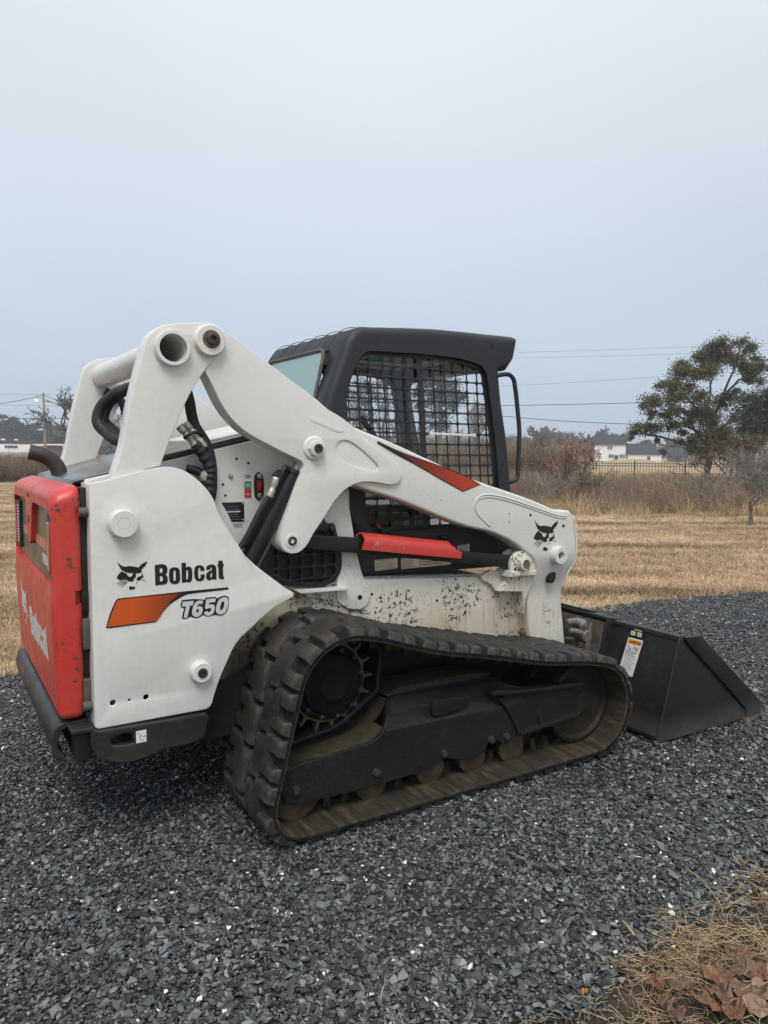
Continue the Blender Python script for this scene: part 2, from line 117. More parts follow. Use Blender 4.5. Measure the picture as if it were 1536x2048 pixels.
W = {
 'oak': ([30.0,18.45],[(0.24,6.64,0.38),(0.52,6.54,0.24),(-0.08,6.36,0.45),(-0.6,6.22,0.38),(-1.25,5.86,0.4),(-0.28,5.82,0.52),(0.36,6.05,0.47),(1.1,6.39,0.31),(1.49,6.12,0.38),(1.8,5.9,0.28),(2.14,5.55,0.38),(2.4,5.31,0.24),(1.68,5.28,0.54),(1.1,5.47,0.38),(2.03,4.77,0.26),(1.61,4.87,0.33),(-1.42,5.48,0.33),(-1.09,5.38,0.42),(-0.56,5.24,0.42),(-0.08,5.13,0.42),(-1.79,4.88,0.42),(-2.21,4.76,0.28),(-1.58,4.53,0.38),(-1.01,4.69,0.38),(-2.65,4.12,0.35),(-2.92,3.86,0.24),(-2.33,3.85,0.38),(-1.83,4.02,0.38),(-1.34,4.18,0.38),(-0.68,4.04,0.42),(-2.54,3.5,0.33),(-2.0,3.41,0.38),(-1.42,3.49,0.38),(-2.58,3.2,0.19),(-3.09,2.85,0.28),(-3.35,2.54,0.26),(-3.48,2.27,0.17),(-2.75,2.71,0.33),(-2.21,2.71,0.38),(-1.58,2.97,0.42),(-1.01,2.97,0.38),(-0.28,3.56,0.52),(0.12,2.96,0.61),(-0.48,3.31,0.42),(0.36,3.89,0.52),(0.67,4.14,0.28),(0.44,2.4,0.66),(-0.2,1.71,0.47),(-0.52,1.19,0.26),(-1.09,2.49,0.28),(-2.21,2.14,0.19),(-1.92,1.66,0.19),(0.91,5.9,0.33),(0.71,6.07,0.28),(-0.68,2.19,0.38),(-0.08,2.36,0.45),(-0.68,1.71,0.28),(0.12,2.06,0.52),(0.71,1.97,0.42),(-1.25,2.05,0.19),(-0.93,3.4,0.28),(1.1,4.55,0.24)]),
 'dark': ([35.25,19.59],[(-0.49,4.43,0.48),(-0.05,4.56,0.48),(0.59,4.63,0.43),(0.25,4.17,0.59),(0.8,4.25,0.53),(-0.4,3.81,0.59),(0.16,3.61,0.64),(0.72,3.6,0.59),(-0.71,3.34,0.48),(-0.18,3.09,0.59),(0.42,2.99,0.59),(0.93,3.08,0.64),(-0.53,2.71,0.48),(1.1,3.83,0.75),(1.1,4.53,0.59),(1.52,4.05,0.75),(1.52,3.12,0.8),(0.03,2.57,0.48),(0.68,2.43,0.43)]),
 'brown': ([28.85,16.59],[(-0.38,1.66,0.54),(0.18,1.95,0.49),(0.66,2.11,0.49),(0.84,1.79,0.45),(0.37,1.55,0.49),(-0.08,1.34,0.4),(-0.75,1.42,0.36),(1.09,2.15,0.27)]),
 'pine': ([25.55,34.08],[(-0.54,6.36,0.41),(0.14,6.43,0.41),(0.75,6.29,0.48),(-0.41,5.7,0.54),(0.27,5.7,0.61),(0.95,5.63,0.48),(-0.27,5.1,0.48),(0.48,5.03,0.61),(1.22,5.03,0.41),(1.63,4.9,0.34),(-0.13,4.43,0.41),(0.61,4.5,0.54),(1.15,4.37,0.34),(-0.95,6.03,0.48),(-1.09,5.03,0.41),(-0.95,4.36,0.41),(-0.07,3.7,0.41),(0.48,3.83,0.41),(0.0,3.16,0.41),(0.68,3.1,0.41),(1.63,4.77,0.27)]),
 'pine2': ([20.73,34.79],[(0.06,5.55,0.45),(0.45,4.98,0.45),(1.17,5.49,0.39),(0.19,4.34,0.39),(0.97,4.73,0.39),(1.36,4.09,0.39),(0.38,3.7,0.39),(-0.07,4.84,0.39)]),
 'redshrub': [15.95,13.5],
 'smalltree': [13.81,5.97],
 'fence': ([23.96,30.3],[36.51,15.33]),
 'house': ([134.58,122.37],[139.19,117.2],[6.36,4.02,0.14]),
 'low': ([140.85,115.24],[144.25,111.05],[3.13,1.74,0.12]),
 'barnroof': ([157.56,134.18],[162.81,127.88],[4.39,1.74]),
 'shed': ([149.01,113.09],[151.61,109.67],[2.14,1.31,-0.1]),
 'pole': ([12.74,105.7],[9.06,8.08,1.93],[11.89,105.8]),
 'trailer': ([5.98,156.41],[16.99,155.55],[18.93,155.32],[22.13,154.88],[3.62,3.33,2.76,1.43,0.85],[22.3,159.91],[23.78,159.69]),
 'lines': [[[45.225,49.077,10.65],[52.901,41.15,10.722],[58.839,32.781,10.693]],[[45.225,49.077,10.157],[52.901,41.15,10.163],[58.839,32.781,10.169]],[[41.505,47.003,7.251],[46.305,42.525,7.567],[50.801,37.382,7.877]],[[34.547,38.482,4.93],[37.924,35.36,4.983],[41.545,31.343,5.065]],[[32.604,36.195,4.032],[35.564,33.477,3.694],[38.924,29.806,3.45]],[[5.483,106.374,6.967],[9.56,106.055,7.826],[12.739,105.699,8.732]],[[12.739,105.699,8.732],[14.694,105.434,7.947],[17.486,104.993,6.768]],[[7.352,126.296,6.254],[14.319,125.655,6.373],[23.09,124.305,6.679]],[[29.918,42.011,5.099],[32.58,40.076,4.894],[34.547,38.482,4.93]],[[7.999,136.275,10.528],[15.503,135.585,10.761],[24.948,134.131,11.121]],[[7.999,136.275,8.741],[15.503,135.585,8.926],[24.948,134.131,9.233]]],
 'baretrees': [([8.97,57.75],6.21),([14.61,69.91],6.18),([10.91,50.25],3.23)],
 'backtrees': [([127.69,136.29],6.45,5.7),([129.29,134.79],8.42,7.6),([134.35,136.88],8.1,6.5),([162.19,158.58],8.42,6.9),([166.79,153.8],9.74,9.2),([176.31,158.24],8.73,7.2),([186.27,162.11],8.4,7.5),([192.06,163.08],8.54,6.8),([170.21,134.65],5.65,7.3),([169.83,127.03],6.23,8.6),([172.06,124.05],4.91,6.5),([25.68,164.45],5.89,7.9),([23.29,164.81],4.81,5.7),([171.19,163.68],7.8,6.4)],
 'woodsL': [([9.95,246.33],11.97,6.7),([12.52,246.2],11.48,6.7),([15.12,246.04],12.0,6.0),([17.75,245.86],12.37,5.0),([19.34,245.73],12.13,4.3),([21.74,245.53],11.32,5.0),([20.63,240.61],8.65,4.9),([23.76,245.33],9.6,4.0),([25.79,245.12],8.9,3.3),([28.0,249.91],9.4,3.4),([29.45,246.71],10.1,3.7),([31.92,249.43],9.8,4.4),([34.89,252.05],9.65,4.8),([38.68,255.54],9.53,5.2),([42.88,257.9],9.38,5.3),([7.47,248.42],11.68,6.7),([46.84,258.22],9.49,6.0),([50.66,257.49],9.57,6.0),([194.68,223.91],7.93,6.0),([197.62,221.34],8.34,5.2),([199.8,219.4],7.97,6.0)],
 'cabwoods': [([22.15,38.58],5.57),([21.98,36.38],6.31),([24.99,39.24],6.58),([24.1,36.26],5.05),([23.61,28.05],4.14),([23.86,27.85],4.53),([34.85,44.63],3.71),([35.48,44.15],3.24),([23.32,42.5],5.05),([27.36,40.11],5.1)],
 'kn': [[1.965,-0.55,0.531],[1.987,-0.55,0.465],[2.008,-0.55,0.434],[1.98,-0.55,0.359],[1.888,-0.55,0.559],[1.898,-0.55,0.498],[2.111,-0.55,0.489],[2.05,-0.55,0.338]],
 'warn': [[2.16,-0.7134,0.4663],[2.16,-0.8157,0.4646],[2.12,-0.6916,0.2805],[2.12,-0.7891,0.2687],[2.185,-0.7163,0.5186],[2.185,-0.7996,0.5173],[2.165,-0.7247,0.4725],[2.165,-0.8079,0.4693]],
 'ex': [[-0.541,0.28,1.344],[-0.578,0.28,1.374],[-0.652,0.28,1.475],[-0.654,0.28,1.403],[-0.607,0.28,1.453],[-0.552,0.28,1.408]],
 'hose1': [[-0.395,-0.5,1.687],[-0.424,-0.35,1.667],[-0.463,-0.3,1.619],[-0.476,-0.3,1.568],[-0.447,-0.35,1.518],[-0.421,-0.45,1.489]],
 'hose2': [[-0.237,-0.56,1.561],[-0.216,-0.56,1.53],[-0.191,-0.56,1.502],[-0.167,-0.56,1.473],[-0.142,-0.56,1.441],[-0.119,-0.56,1.399],[-0.112,-0.56,1.369],[-0.118,-0.56,1.336],[-0.12,-0.56,1.299]],
 'hose3': [[-0.183,-0.54,1.649],[-0.174,-0.54,1.595],[-0.162,-0.54,1.552],[-0.15,-0.54,1.532],[-0.13,-0.54,1.503],[-0.11,-0.54,1.461],[-0.097,-0.54,1.398],[-0.095,-0.54,1.348]],
 'hosecap': [[-0.148,-0.56,1.359],[-0.128,-0.56,1.359]],
}
# ---------------------------------------------------------------- helpers
def tag(o, label=None, cat=None, group=None, kind=None):
    if label: o['label'] = label
    if cat: o['category'] = cat
    if group: o['group'] = group
    if kind: o['kind'] = kind
    return o
def link(o, parent=None):
    COL.objects.link(o)
    if parent: o.parent = parent
    return o
def empty(name, loc=(0, 0, 0)):
    o = bpy.data.objects.new(name, None); o.location = loc; o.empty_display_size = .2
    return link(o)
def setmat(me, m):
    ms = m if isinstance(m, (list, tuple)) else [m]
    for x in ms: me.materials.append(x)
def mesh(name, V, F, m, parent=None, smooth=False, mi=None):
    me = bpy.data.meshes.new(name); me.from_pydata([tuple(v) for v in V], [], [tuple(f) for f in F]); setmat(me, m)
    if mi is not None: me.polygons.foreach_set('material_index', np.asarray(mi, dtype=np.int32))
    if smooth: me.polygons.foreach_set('use_smooth', [True]*len(me.polygons))
    me.update()
    return link(bpy.data.objects.new(name, me), parent)
def bmobj(name, bm, m, parent=None, smooth=None):
    me = bpy.data.meshes.new(name); bm.normal_update(); bm.to_mesh(me); bm.free(); setmat(me, m)
    if smooth: shade(me, smooth)
    return link(bpy.data.objects.new(name, me), parent)
def shade(me, ang=35):
    me.polygons.foreach_set('use_smooth', [True]*len(me.polygons))
    bm = bmesh.new(); bm.from_mesh(me)
    for e in bm.edges:
        if len(e.link_faces) == 2 and e.calc_face_angle(0) > math.radians(ang): e.smooth = False
    bm.to_mesh(me); bm.free()
def sm(pts, n=4, ang=38, closed=True):
    """Catmull-Rom through traced points, corners sharper than ang kept."""
    P = [Vector(p) for p in pts]; N = len(P); out = []
    def corner(i):
        if not closed and i in (0, N-1): return True
        a = P[i]-P[(i-1) % N]; b = P[(i+1) % N]-P[i]
        return a.length == 0 or b.length == 0 or a.angle(b) > math.radians(ang)
    rng = N if closed else N-1
    for i in range(rng):
        p1, p2 = P[i], P[(i+1) % N]
        p0 = 2*p1-p2 if corner(i) else P[(i-1) % N]
        p3 = 2*p2-p1 if corner((i+1) % N) else P[(i+2) % N]
        d0, d1, d2 = (p1-p0).length or 1e-9, (p2-p1).length or 1e-9, (p3-p2).length or 1e-9
        def tg(a, b, da, db):
            if da > 3.2*db: return a/da
            if db > 3.2*da: return b/db
            return (a*(db/da)+b*(da/db))/(da+db)
        m1 = tg(p1-p0, p2-p1, d0, d1)*d1; m2 = tg(p2-p1, p3-p2, d1, d2)*d1
        for k in range(n):
            t = k/n
            h = t*t*t; q = t*t
            out.append(p1*(2*h-3*q+1)+m1*(h-2*q+t)+p2*(-2*h+3*q)+m2*(h-q))
    if not closed: out.append(P[-1])
    return [tuple(o) for o in out]
def area(p): return .5*sum(p[i][0]*p[(i+1) % len(p)][1]-p[(i+1) % len(p)][0]*p[i][1] for i in range(len(p)))
def inset(pts, d):
    P = [Vector(p) for p in (pts if area(pts) > 0 else pts[::-1])]; N = len(P); out = []
    for i in range(N):
        a = (P[i]-P[i-1]).normalized(); b = (P[(i+1) % N]-P[i]).normalized()
        n1 = Vector((-a.y, a.x)); n2 = Vector((-b.y, b.x)); k = max(.35, 1+n1.dot(n2))
        out.append(tuple(P[i]+(n1+n2)/k*d))
    return out
def circ(cx, cz, r, n=24): return [(cx+r*math.cos(2*math.pi*i/n), cz+r*math.sin(2*math.pi*i/n)) for i in range(n)]
def curve_mesh(name, loops, half, bev, seg=2):
    cu = bpy.data.curves.new(name, 'CURVE'); cu.dimensions = '2D'; cu.fill_mode = 'BOTH'
    cu.extrude = max(half-bev, .00001); cu.bevel_depth = bev; cu.bevel_resolution = seg; cu.offset = -bev
    for l in loops:
        s = cu.splines.new('POLY'); s.points.add(len(l)-1)
        for q, p in zip(s.points, l): q.co = (p[0], p[1], 0, 1)
        s.use_cyclic_u = True
    ob = bpy.data.objects.new(name, cu)
    me = bpy.data.meshes.new_from_object(ob); bpy.data.objects.remove(ob); bpy.data.curves.remove(cu)
    return me
def plate(name, outer, ya, yb, m, parent=None, holes=(), bev=.003, seg=2, axis='y', ang=35):
    """Solid of a traced outline: (u, v) is (x, z) extruded along y, or (y, z) extruded along x."""
    me = curve_mesh(name, [outer]+list(holes), abs(yb-ya)/2, bev, seg); c = (ya+yb)/2
    if axis == 'y': M = Matrix(((1, 0, 0, 0), (0, 0, -1, c), (0, 1, 0, 0), (0, 0, 0, 1)))
    elif axis == 'x': M = Matrix(((0, 0, 1, c), (1, 0, 0, 0), (0, 1, 0, 0), (0, 0, 0, 1)))
    else: M = Matrix(((1, 0, 0, 0), (0, 1, 0, 0), (0, 0, 1, c), (0, 0, 0, 1)))
    me.transform(M); me.materials.clear(); setmat(me, m); me.name = name
    me.polygons.foreach_set('material_index', [0]*len(me.polygons))
    bm = bmesh.new(); bm.from_mesh(me); bmesh.ops.remove_doubles(bm, verts=bm.verts, dist=.00005); bm.to_mesh(me); bm.free()
    shade(me, ang)
    return link(bpy.data.objects.new(name, me), parent)
def flat(name, outer, y, m, parent=None, holes=(), axis='y', sgn=-1):
    """Thin printed film on a plate."""
    return plate(name, outer, y, y+sgn*.0008, m, parent, holes, bev=.0, axis=axis)
def bx(bm, x0, x1, y0, y1, z0, z1, bev=0):
    r = bmesh.ops.create_cube(bm, size=1, matrix=Matrix.LocRotScale(Vector(((x0+x1)/2, (y0+y1)/2, (z0+z1)/2)), None, Vector((abs(x1-x0), abs(y1-y0), abs(z1-z0)))))
    if bev:
        es = list({e for v in r['verts'] for e in v.link_edges})
        bmesh.ops.bevel(bm, geom=es, offset=bev, segments=2, affect='EDGES', profile=.5)
def box(name, x0, x1, y0, y1, z0, z1, m, parent=None, bev=.004):
    bm = bmesh.new(); bx(bm, x0, x1, y0, y1, z0, z1, bev)
    return bmobj(name, bm, m, parent, 30)
def cylv(V, F, a, b, r0, r1=None, n=16, caps=True):
    a = Vector(a); b = Vector(b); r1 = r0 if r1 is None else r1
    q = (b-a).to_track_quat('Z', 'Y'); i0 = len(V)
    for c, r in ((a, r0), (b, r1)):
        for k in range(n): V.append(c+q @ Vector((r*math.cos(2*math.pi*k/n), r*math.sin(2*math.pi*k/n), 0)))
    for k in range(n): F.append((i0+k, i0+(k+1) % n, i0+n+(k+1) % n, i0+n+k))
    if caps: F.append(tuple(i0+k for k in range(n))[::-1]); F.append(tuple(i0+n+k for k in range(n)))
def lathe_y(name, cx, cz, prof, m, parent=None, n=28):
    """prof: list of (y, r) turned about the line x=cx, z=cz."""
    V, F = [], []
    for y, r in prof:
        for k in range(n): V.append((cx+r*math.cos(2*math.pi*k/n), y, cz+r*math.sin(2*math.pi*k/n)))
    for j in range(len(prof)-1):
        for k in range(n): F.append((j*n+k, j*n+(k+1) % n, (j+1)*n+(k+1) % n, (j+1)*n+k))
    F.append(tuple(range(n))); F.append(tuple((len(prof)-1)*n+k for k in range(n))[::-1])
    bm = bmesh.new(); me = bpy.data.meshes.new('t'); me.from_pydata(V, [], F); bm.from_mesh(me); bpy.data.meshes.remove(me)
    bmesh.ops.recalc_face_normals(bm, faces=bm.faces)
    return bmobj(name, bm, m, parent, 35)
def tube(name, pts, r, m, parent=None, n=8, smooth_n=5, caps=True):
    P = sm(pts, smooth_n, 179, False) if smooth_n else pts
    V, F = [], []; P = [Vector(p) for p in P]; a = None
    for i, p in enumerate(P):
        t = (P[min(i+1, len(P)-1)]-P[max(i-1, 0)]).normalized()
        if a is None:
            a = t.cross(Vector((.13, .21, .97)))
            if a.length < .05: a = t.cross(Vector((1, 0, 0)))
        a = (a-t*a.dot(t)).normalized(); b = t.cross(a); rr = r(i/(len(P)-1)) if callable(r) else r
        for k in range(n): V.append(p+rr*(a*math.cos(2*math.pi*k/n)+b*math.sin(2*math.pi*k/n)))
    for i in range(len(P)-1):
        for k in range(n): F.append((i*n+k, i*n+(k+1) % n, (i+1)*n+(k+1) % n, (i+1)*n+k))
    if caps: F.append(tuple(range(n))[::-1]); F.append(tuple((len(P)-1)*n+k for k in range(n)))
    return mesh(name, V, F, m, parent, True)
def mir(o, parent=None):
    """Mirror image of a part (and its sub-parts) across the machine's centre plane."""
    me = o.data.copy(); me.transform(Matrix.Scale(-1, 4, Vector((0, 1, 0)))); me.flip_normals()
    c = bpy.data.objects.new(o.name.split('.')[0], me); link(c, parent or o.parent)
    for ch in list(o.children): mir(ch, c)
    return c
# ---------------------------------------------------------------- materials
def newmat(name):
    m = bpy.data.materials.new(name); m.use_nodes = True; nt = m.node_tree
    b = nt.nodes['Principled BSDF']; return m, nt, b
def N(nt, t, **k):
    n = nt.nodes.new(t)
    for a, b in k.items(): setattr(n, a, b)
    return n
def coords(nt, kind='Object', scale=(1, 1, 1)):
    t = N(nt, 'ShaderNodeTexCoord'); mp_ = N(nt, 'ShaderNodeMapping'); mp_.inputs['Scale'].default_value = scale
    nt.links.new(t.outputs[kind], mp_.inputs[0]); return mp_.outputs[0]
def geo(nt, scale=(1, 1, 1)):
    t = N(nt, 'ShaderNodeNewGeometry'); mp_ = N(nt, 'ShaderNodeMapping'); mp_.inputs['Scale'].default_value = scale
    nt.links.new(t.outputs['Position'], mp_.inputs[0]); return mp_.outputs[0]
def noi(nt, v, scale, detail=4, rough=.55, lo=.4, hi=.6, o0=0, o1=1):
    n = N(nt, 'ShaderNodeTexNoise'); n.inputs['Scale'].default_value = scale; n.inputs['Detail'].default_value = detail; n.inputs['Roughness'].default_value = rough
    nt.links.new(v, n.inputs['Vector']); r = N(nt, 'ShaderNodeMapRange')
    for i, x in enumerate((lo, hi, o0, o1)): r.inputs[i+1].default_value = x
    nt.links.new(n.outputs[0], r.inputs[0]); return r.outputs[0]
def mixc(nt, fac, a, b):
    n = N(nt, 'ShaderNodeMix', data_type='RGBA')
    for s, x in ((0, fac), (6, a), (7, b)):
        if isinstance(x, (int, float)): n.inputs[s].default_value = x
        elif isinstance(x, tuple): n.inputs[s].default_value = x+(1,) if len(x) == 3 else x
        else: nt.links.new(x, n.inputs[s])
    return n.outputs[2]
def mul(nt, a, b):
    n = N(nt, 'ShaderNodeMath', operation='MULTIPLY')
    for i, x in enumerate((a, b)):
        if isinstance(x, (int, float)): n.inputs[i].default_value = x
        else: nt.links.new(x, n.inputs[i])
    return n.outputs[0]
def bump(nt, b, h, strength=.3, dist=.01):
    n = N(nt, 'ShaderNodeBump'); n.inputs['Strength'].default_value = strength; n.inputs['Distance'].default_value = dist
    nt.links.new(h, n.inputs['Height']); nt.links.new(n.outputs[0], b.inputs['Normal'])
def zramp(nt, z0, z1, o0=0, o1=1):
    t = N(nt, 'ShaderNodeNewGeometry'); s = N(nt, 'ShaderNodeSeparateXYZ'); nt.links.new(t.outputs['Position'], s.inputs[0])
    r = N(nt, 'ShaderNodeMapRange')
    for i, x in enumerate((z0, z1, o0, o1)): r.inputs[i+1].default_value = x
    nt.links.new(s.outputs['Z'], r.inputs[0]); return r.outputs[0]
def simple(name, col, rough=.5, metal=0, var=.12, scale=14, bumps=0, bscale=60, spec=.5):
    m, nt, b = newmat(name); v = geo(nt)
    f = noi(nt, v, scale, 5, .6, .3, .7)
    c = mixc(nt, f, tuple(x*(1-var) for x in col), tuple(min(1, x*(1+var)) for x in col))
    nt.links.new(c, b.inputs['Base Color']); b.inputs['Metallic'].default_value = metal
    nt.links.new(noi(nt, v, scale*.7, 4, .6, .3, .7, max(.02, rough-.08), min(1, rough+.1)), b.inputs['Roughness'])
    b.inputs['Specular IOR Level'].default_value = spec
    if bumps: bump(nt, b, noi(nt, v, bscale, 4, .6, .2, .8), bumps, .004)
    return m
def paint(name, col, dirt=(.42, .36, .26), amount=.25, chips=0., chipcol=(.02, .018, .016), rough=.38, low=None, chipz=None, spec=.5, streak=0, streakz=(0, 2)):
    """Enamel with dust film, smears and chipped spots."""
    m, nt, b = newmat(name); v = geo(nt)
    big = noi(nt, v, 3.2, 6, .62, .42, .78)
    fine = noi(nt, v, 30, 5, .6, .35, .75)
    d = mul(nt, big, fine)
    d = mul(nt, d, amount*2.2)
    if low:
        z = zramp(nt, low[0], low[1], low[2], 0)
        ad = N(nt, 'ShaderNodeMath', operation='ADD', use_clamp=True); nt.links.new(d, ad.inputs[0])
        nt.links.new(mul(nt, z, noi(nt, v, 5, 6, .65, .25, .7, .25, 1)), ad.inputs[1]); d = ad.outputs[0]
    c = mixc(nt, d, col, dirt)
    if streak:
        vs = geo(nt, (9, 9, .9)); st_ = mul(nt, noi(nt, vs, 4.5, 6, .7, .5, .72), zramp(nt, streakz[0], streakz[1], 1, .12)); c = mixc(nt, mul(nt, st_, streak), c, tuple(x*.45 for x in dirt))
    c = mixc(nt, noi(nt, v, 140, 2, .5, .3, .7, 0, .05), c, (.3, .3, .3))
    if chips:
        msk = noi(nt, v, 4.5, 3, .6, .62-chips*.2, .68-chips*.2)
        sp = mul(nt, noi(nt, v, 62, 3, .65, .56, .585), msk)
        if chipz: sp = mul(nt, sp, zramp(nt, chipz[0], chipz[1], 1, 0))
        sp2 = noi(nt, v, 120, 1, .5, .74, .76)
        mxn = N(nt, 'ShaderNodeMath', operation='MAXIMUM'); nt.links.new(sp, mxn.inputs[0]); nt.links.new(sp2, mxn.inputs[1])
        c = mixc(nt, mxn.outputs[0], c, chipcol)
    nt.links.new(c, b.inputs['Base Color'])
    nt.links.new(noi(nt, v, 9, 5, .6, .3, .75, rough-.1, rough+.14), b.inputs['Roughness'])
    b.inputs['Specular IOR Level'].default_value = spec; b.inputs['Coat Weight'].default_value = .15 if spec > .4 else 0; b.inputs['Coat Roughness'].default_value = .25
    bump(nt, b, noi(nt, v, 220, 2, .5, .2, .8), .04, .002)
    return m
WHITE = paint('white_enamel', (.70, .694, .668), amount=.20, streak=.14, rough=.32)
WHITE2 = paint('white_enamel_dusty', (.66, .652, .618), dirt=(.50, .43, .28), amount=.18, chips=.2, chipz=(.62, 1.0), streak=.35, streakz=(.5, .95), low=(.40, .86, .8))
CREAM = paint('cream_frame_paint', (.67, .645, .565), dirt=(.44, .36, .23), amount=.26, chips=.78, rough=.45, low=(.58, .88, .85), streak=.75, streakz=(.62, .9))
HULL = simple('black_hull_and_shade', (.010, .010, .011), .8, 0, .4, 12)  # dark hull; the black also carries painted shade behind the track
ARCH = paint('muddy_wheel_arch', (.40, .34, .24), dirt=(.05, .037, .022), amount=.6, chips=.75, chipcol=(.035, .026, .018), rough=.75, low=(.62, .78, 1.0))
RED = paint('red_plastic_cover', (.54, .030, .020), dirt=(.56, .15, .11), amount=.24, chips=.30, chipcol=(.075, .045, .032), rough=.42)  # pink patches: chalky fade, also painting in the sky's glancing reflection
REDP = paint('red_painted_steel', (.50, .025, .02), dirt=(.42, .2, .12), amount=.14, chips=.16, chipcol=(.3, .22, .14), rough=.4)
BLACKP = simple('black_painted_steel', (.010, .0115, .013), .40, 0, .25, 10, .05, spec=.35)
HUBM = simple('near_black_hub', (.006, .006, .0065), .75, 0, .4, 18, .2, 60, spec=.2)  # near-black base colour, rough and low in gloss
DUSTBLK = paint('dusty_black_steel', (.0045, .005, .0056), dirt=(.030, .023, .013), amount=.30, rough=.5, low=(.06, .30, .38), spec=.22)
BUMPM = paint('scuffed_bumper_steel', (.011, .012, .0135), dirt=(.10, .08, .055), amount=.2, rough=.40, low=(.32, .40, .45), spec=.4)
WHEELM = simple('dirty_wheel_steel', (.058, .040, .021), .6, .2, .5, 16, .3, 70)
LEVERM = simple('grimy_grey_steel', (.17, .16, .145), .5, .3, .3, 30, .2, 60)
GRIMEM = simple('grimy_mount_steel', (.075, .062, .048), .75, .1, .6, 20, .5, 50)
CABM = simple('black_cab_plastic', (.017, .0195, .0235), .48, 0, .12, 6, .10, 320, spec=.42)
BUCKM = paint('black_bucket_paint', (.007, .0078, .0086), dirt=(.10, .09, .075), amount=.12, chips=0., rough=.36, low=(-.01, .13, 1.0), spec=.3)
IDLM = simple('shaded_muddy_idler', (.020, .0155, .010), .65, .1, .5, 14, .3, 60, spec=.3)  # muddy wheel, painted darker still for the shade inside the track
SPRM = simple('worn_sprocket_steel', (.085, .064, .038), .55, .3, .4, 20, .2, 70)
MUD = simple('dried_mud', (.036, .027, .013), .9, 0, .45, 22, .5, 45)
RUST = simple('worn_brown_steel', (.16, .115, .075), .55, .35, .35, 18, .25, 70)
STEEL = simple('bare_steel', (.42, .41, .39), .35, .85, .15, 22)
PLATED = simple('plated_fitting', (.50, .48, .42), .4, .7, .2, 30)
HOSEM = simple('black_hose', (.014, .015, .017), .6, 0, .2, 30, .2, 160)
BOLTM = simple('dark_bolt', (.06, .055, .05), .5, .5, .3, 30)
HOODM = simple('glossy_hood', (.035, .037, .04), .16, 0, .3, 5)
DARK = simple('dark_interior', (.008, .008, .009), .7)
CLOTH = simple('seat_vinyl', (.012, .012, .013), .55)
LINER = simple('cream_liner', (.72, .73, .64), .8)
EXHM = simple('sooty_steel', (.055, .05, .046), .55, .4, .4, 16, .2, 80)
INK = simple('black_film', (.008, .008, .009), .35)
WHITEF = simple('white_film', (.62, .62, .60), .4, 0, .15, 40)
SILVER = simple('silver_film', (.55, .55, .56), .4, 0, .2, 12)
PAPER = simple('yellowed_label', (.50, .46, .36), .5, 0, .15, 25)
PAPERW = simple('white_label', (.68, .69, .70), .45, 0, .05, 30)
ORANGEL = simple('orange_label', (.72, .27, .02), .45)
GREENL = simple('green_label', (.03, .22, .12), .45)
REDL = simple('red_label', (.50, .02, .03), .45)
GREYL = simple('grey_print', (.16, .16, .16), .5)
SEALM = simple('grey_rubber_seal', (.085, .078, .066), .7, 0, .3, 30)
LENSR = simple('red_lens', (.30, .006, .012), .15)
PANELG = simple('taupe_panel', (.105, .09, .065), .32, 0, .12, 10)
PINKST = simple('faded_orange_stripe', (.52, .16, .11), .4)
DECALO = None
def make_gradient(name, c0, c1, x0, x1):
    m, nt, b = newmat(name); t = N(nt, 'ShaderNodeNewGeometry'); s = N(nt, 'ShaderNodeSeparateXYZ'); nt.links.new(t.outputs['Position'], s.inputs[0])
    r = N(nt, 'ShaderNodeMapRange'); r.inputs[1].default_value = x0; r.inputs[2].default_value = x1; nt.links.new(s.outputs['X'], r.inputs[0])
    nt.links.new(mixc(nt, r.outputs[0], c0, c1), b.inputs['Base Color']); b.inputs['Roughness'].default_value = .35
    return m
DECALO = make_gradient('orange_to_maroon_film', (.56, .085, .012), (.10, .015, .012), -.44, -.24)
DECALR = make_gradient('maroon_to_red_film', (.02, .008, .008), (.42, .04, .012), .68, 1.08)
def rubber():
    m, nt, b = newmat('worn_rubber'); v = geo(nt)
    c = mixc(nt, noi(nt, v, 55, 8, .75, .36, .66), (.006, .006, .0062), (.030, .0285, .027))
    gp = N(nt, 'ShaderNodeNewGeometry'); rp_ = N(nt, 'ShaderNodeMapRange'); rp_.inputs[1].default_value = .52; rp_.inputs[2].default_value = .62
    nt.links.new(gp.outputs['Pointiness'], rp_.inputs[0]); c = mixc(nt, mul(nt, rp_.outputs[0], noi(nt, v, 40, 5, .7, .35, .6)), c, (.115, .106, .096))
    c = mixc(nt, mul(nt, noi(nt, v, 5, 5, .6, .45, .72), .5), c, (.060, .048, .033))
    nt.links.new(c, b.inputs['Base Color']); b.inputs['Specular IOR Level'].default_value = .32; b.inputs['Roughness'].default_value = .62
    bump(nt, b, noi(nt, v, 75, 6, .7, .2, .8), .5, .006); return m
RUBBER = rubber()
CARC = simple('gap_shade_carcass', (.012, .011, .010), .85, 0, .7, 30, .4, 60, spec=.2)  # darker than the tread rubber: shade between blocks painted into the belt
def beltmat():
    m, nt, b = newmat('muddy_belt'); v = geo(nt); v2 = geo(nt, (1, .12, 1))
    c = mixc(nt, noi(nt, v2, 34, 5, .65, .42, .62), (.010, .0085, .006), (.080, .057, .025))
    c = mixc(nt, noi(nt, v, 9, 5, .6, .4, .65), c, (.020, .016, .009))
    nt.links.new(c, b.inputs['Base Color']); b.inputs['Roughness'].default_value = .8
    bump(nt, b, noi(nt, v2, 60, 5, .7, .2, .8), .4, .006); return m
BELT = beltmat()
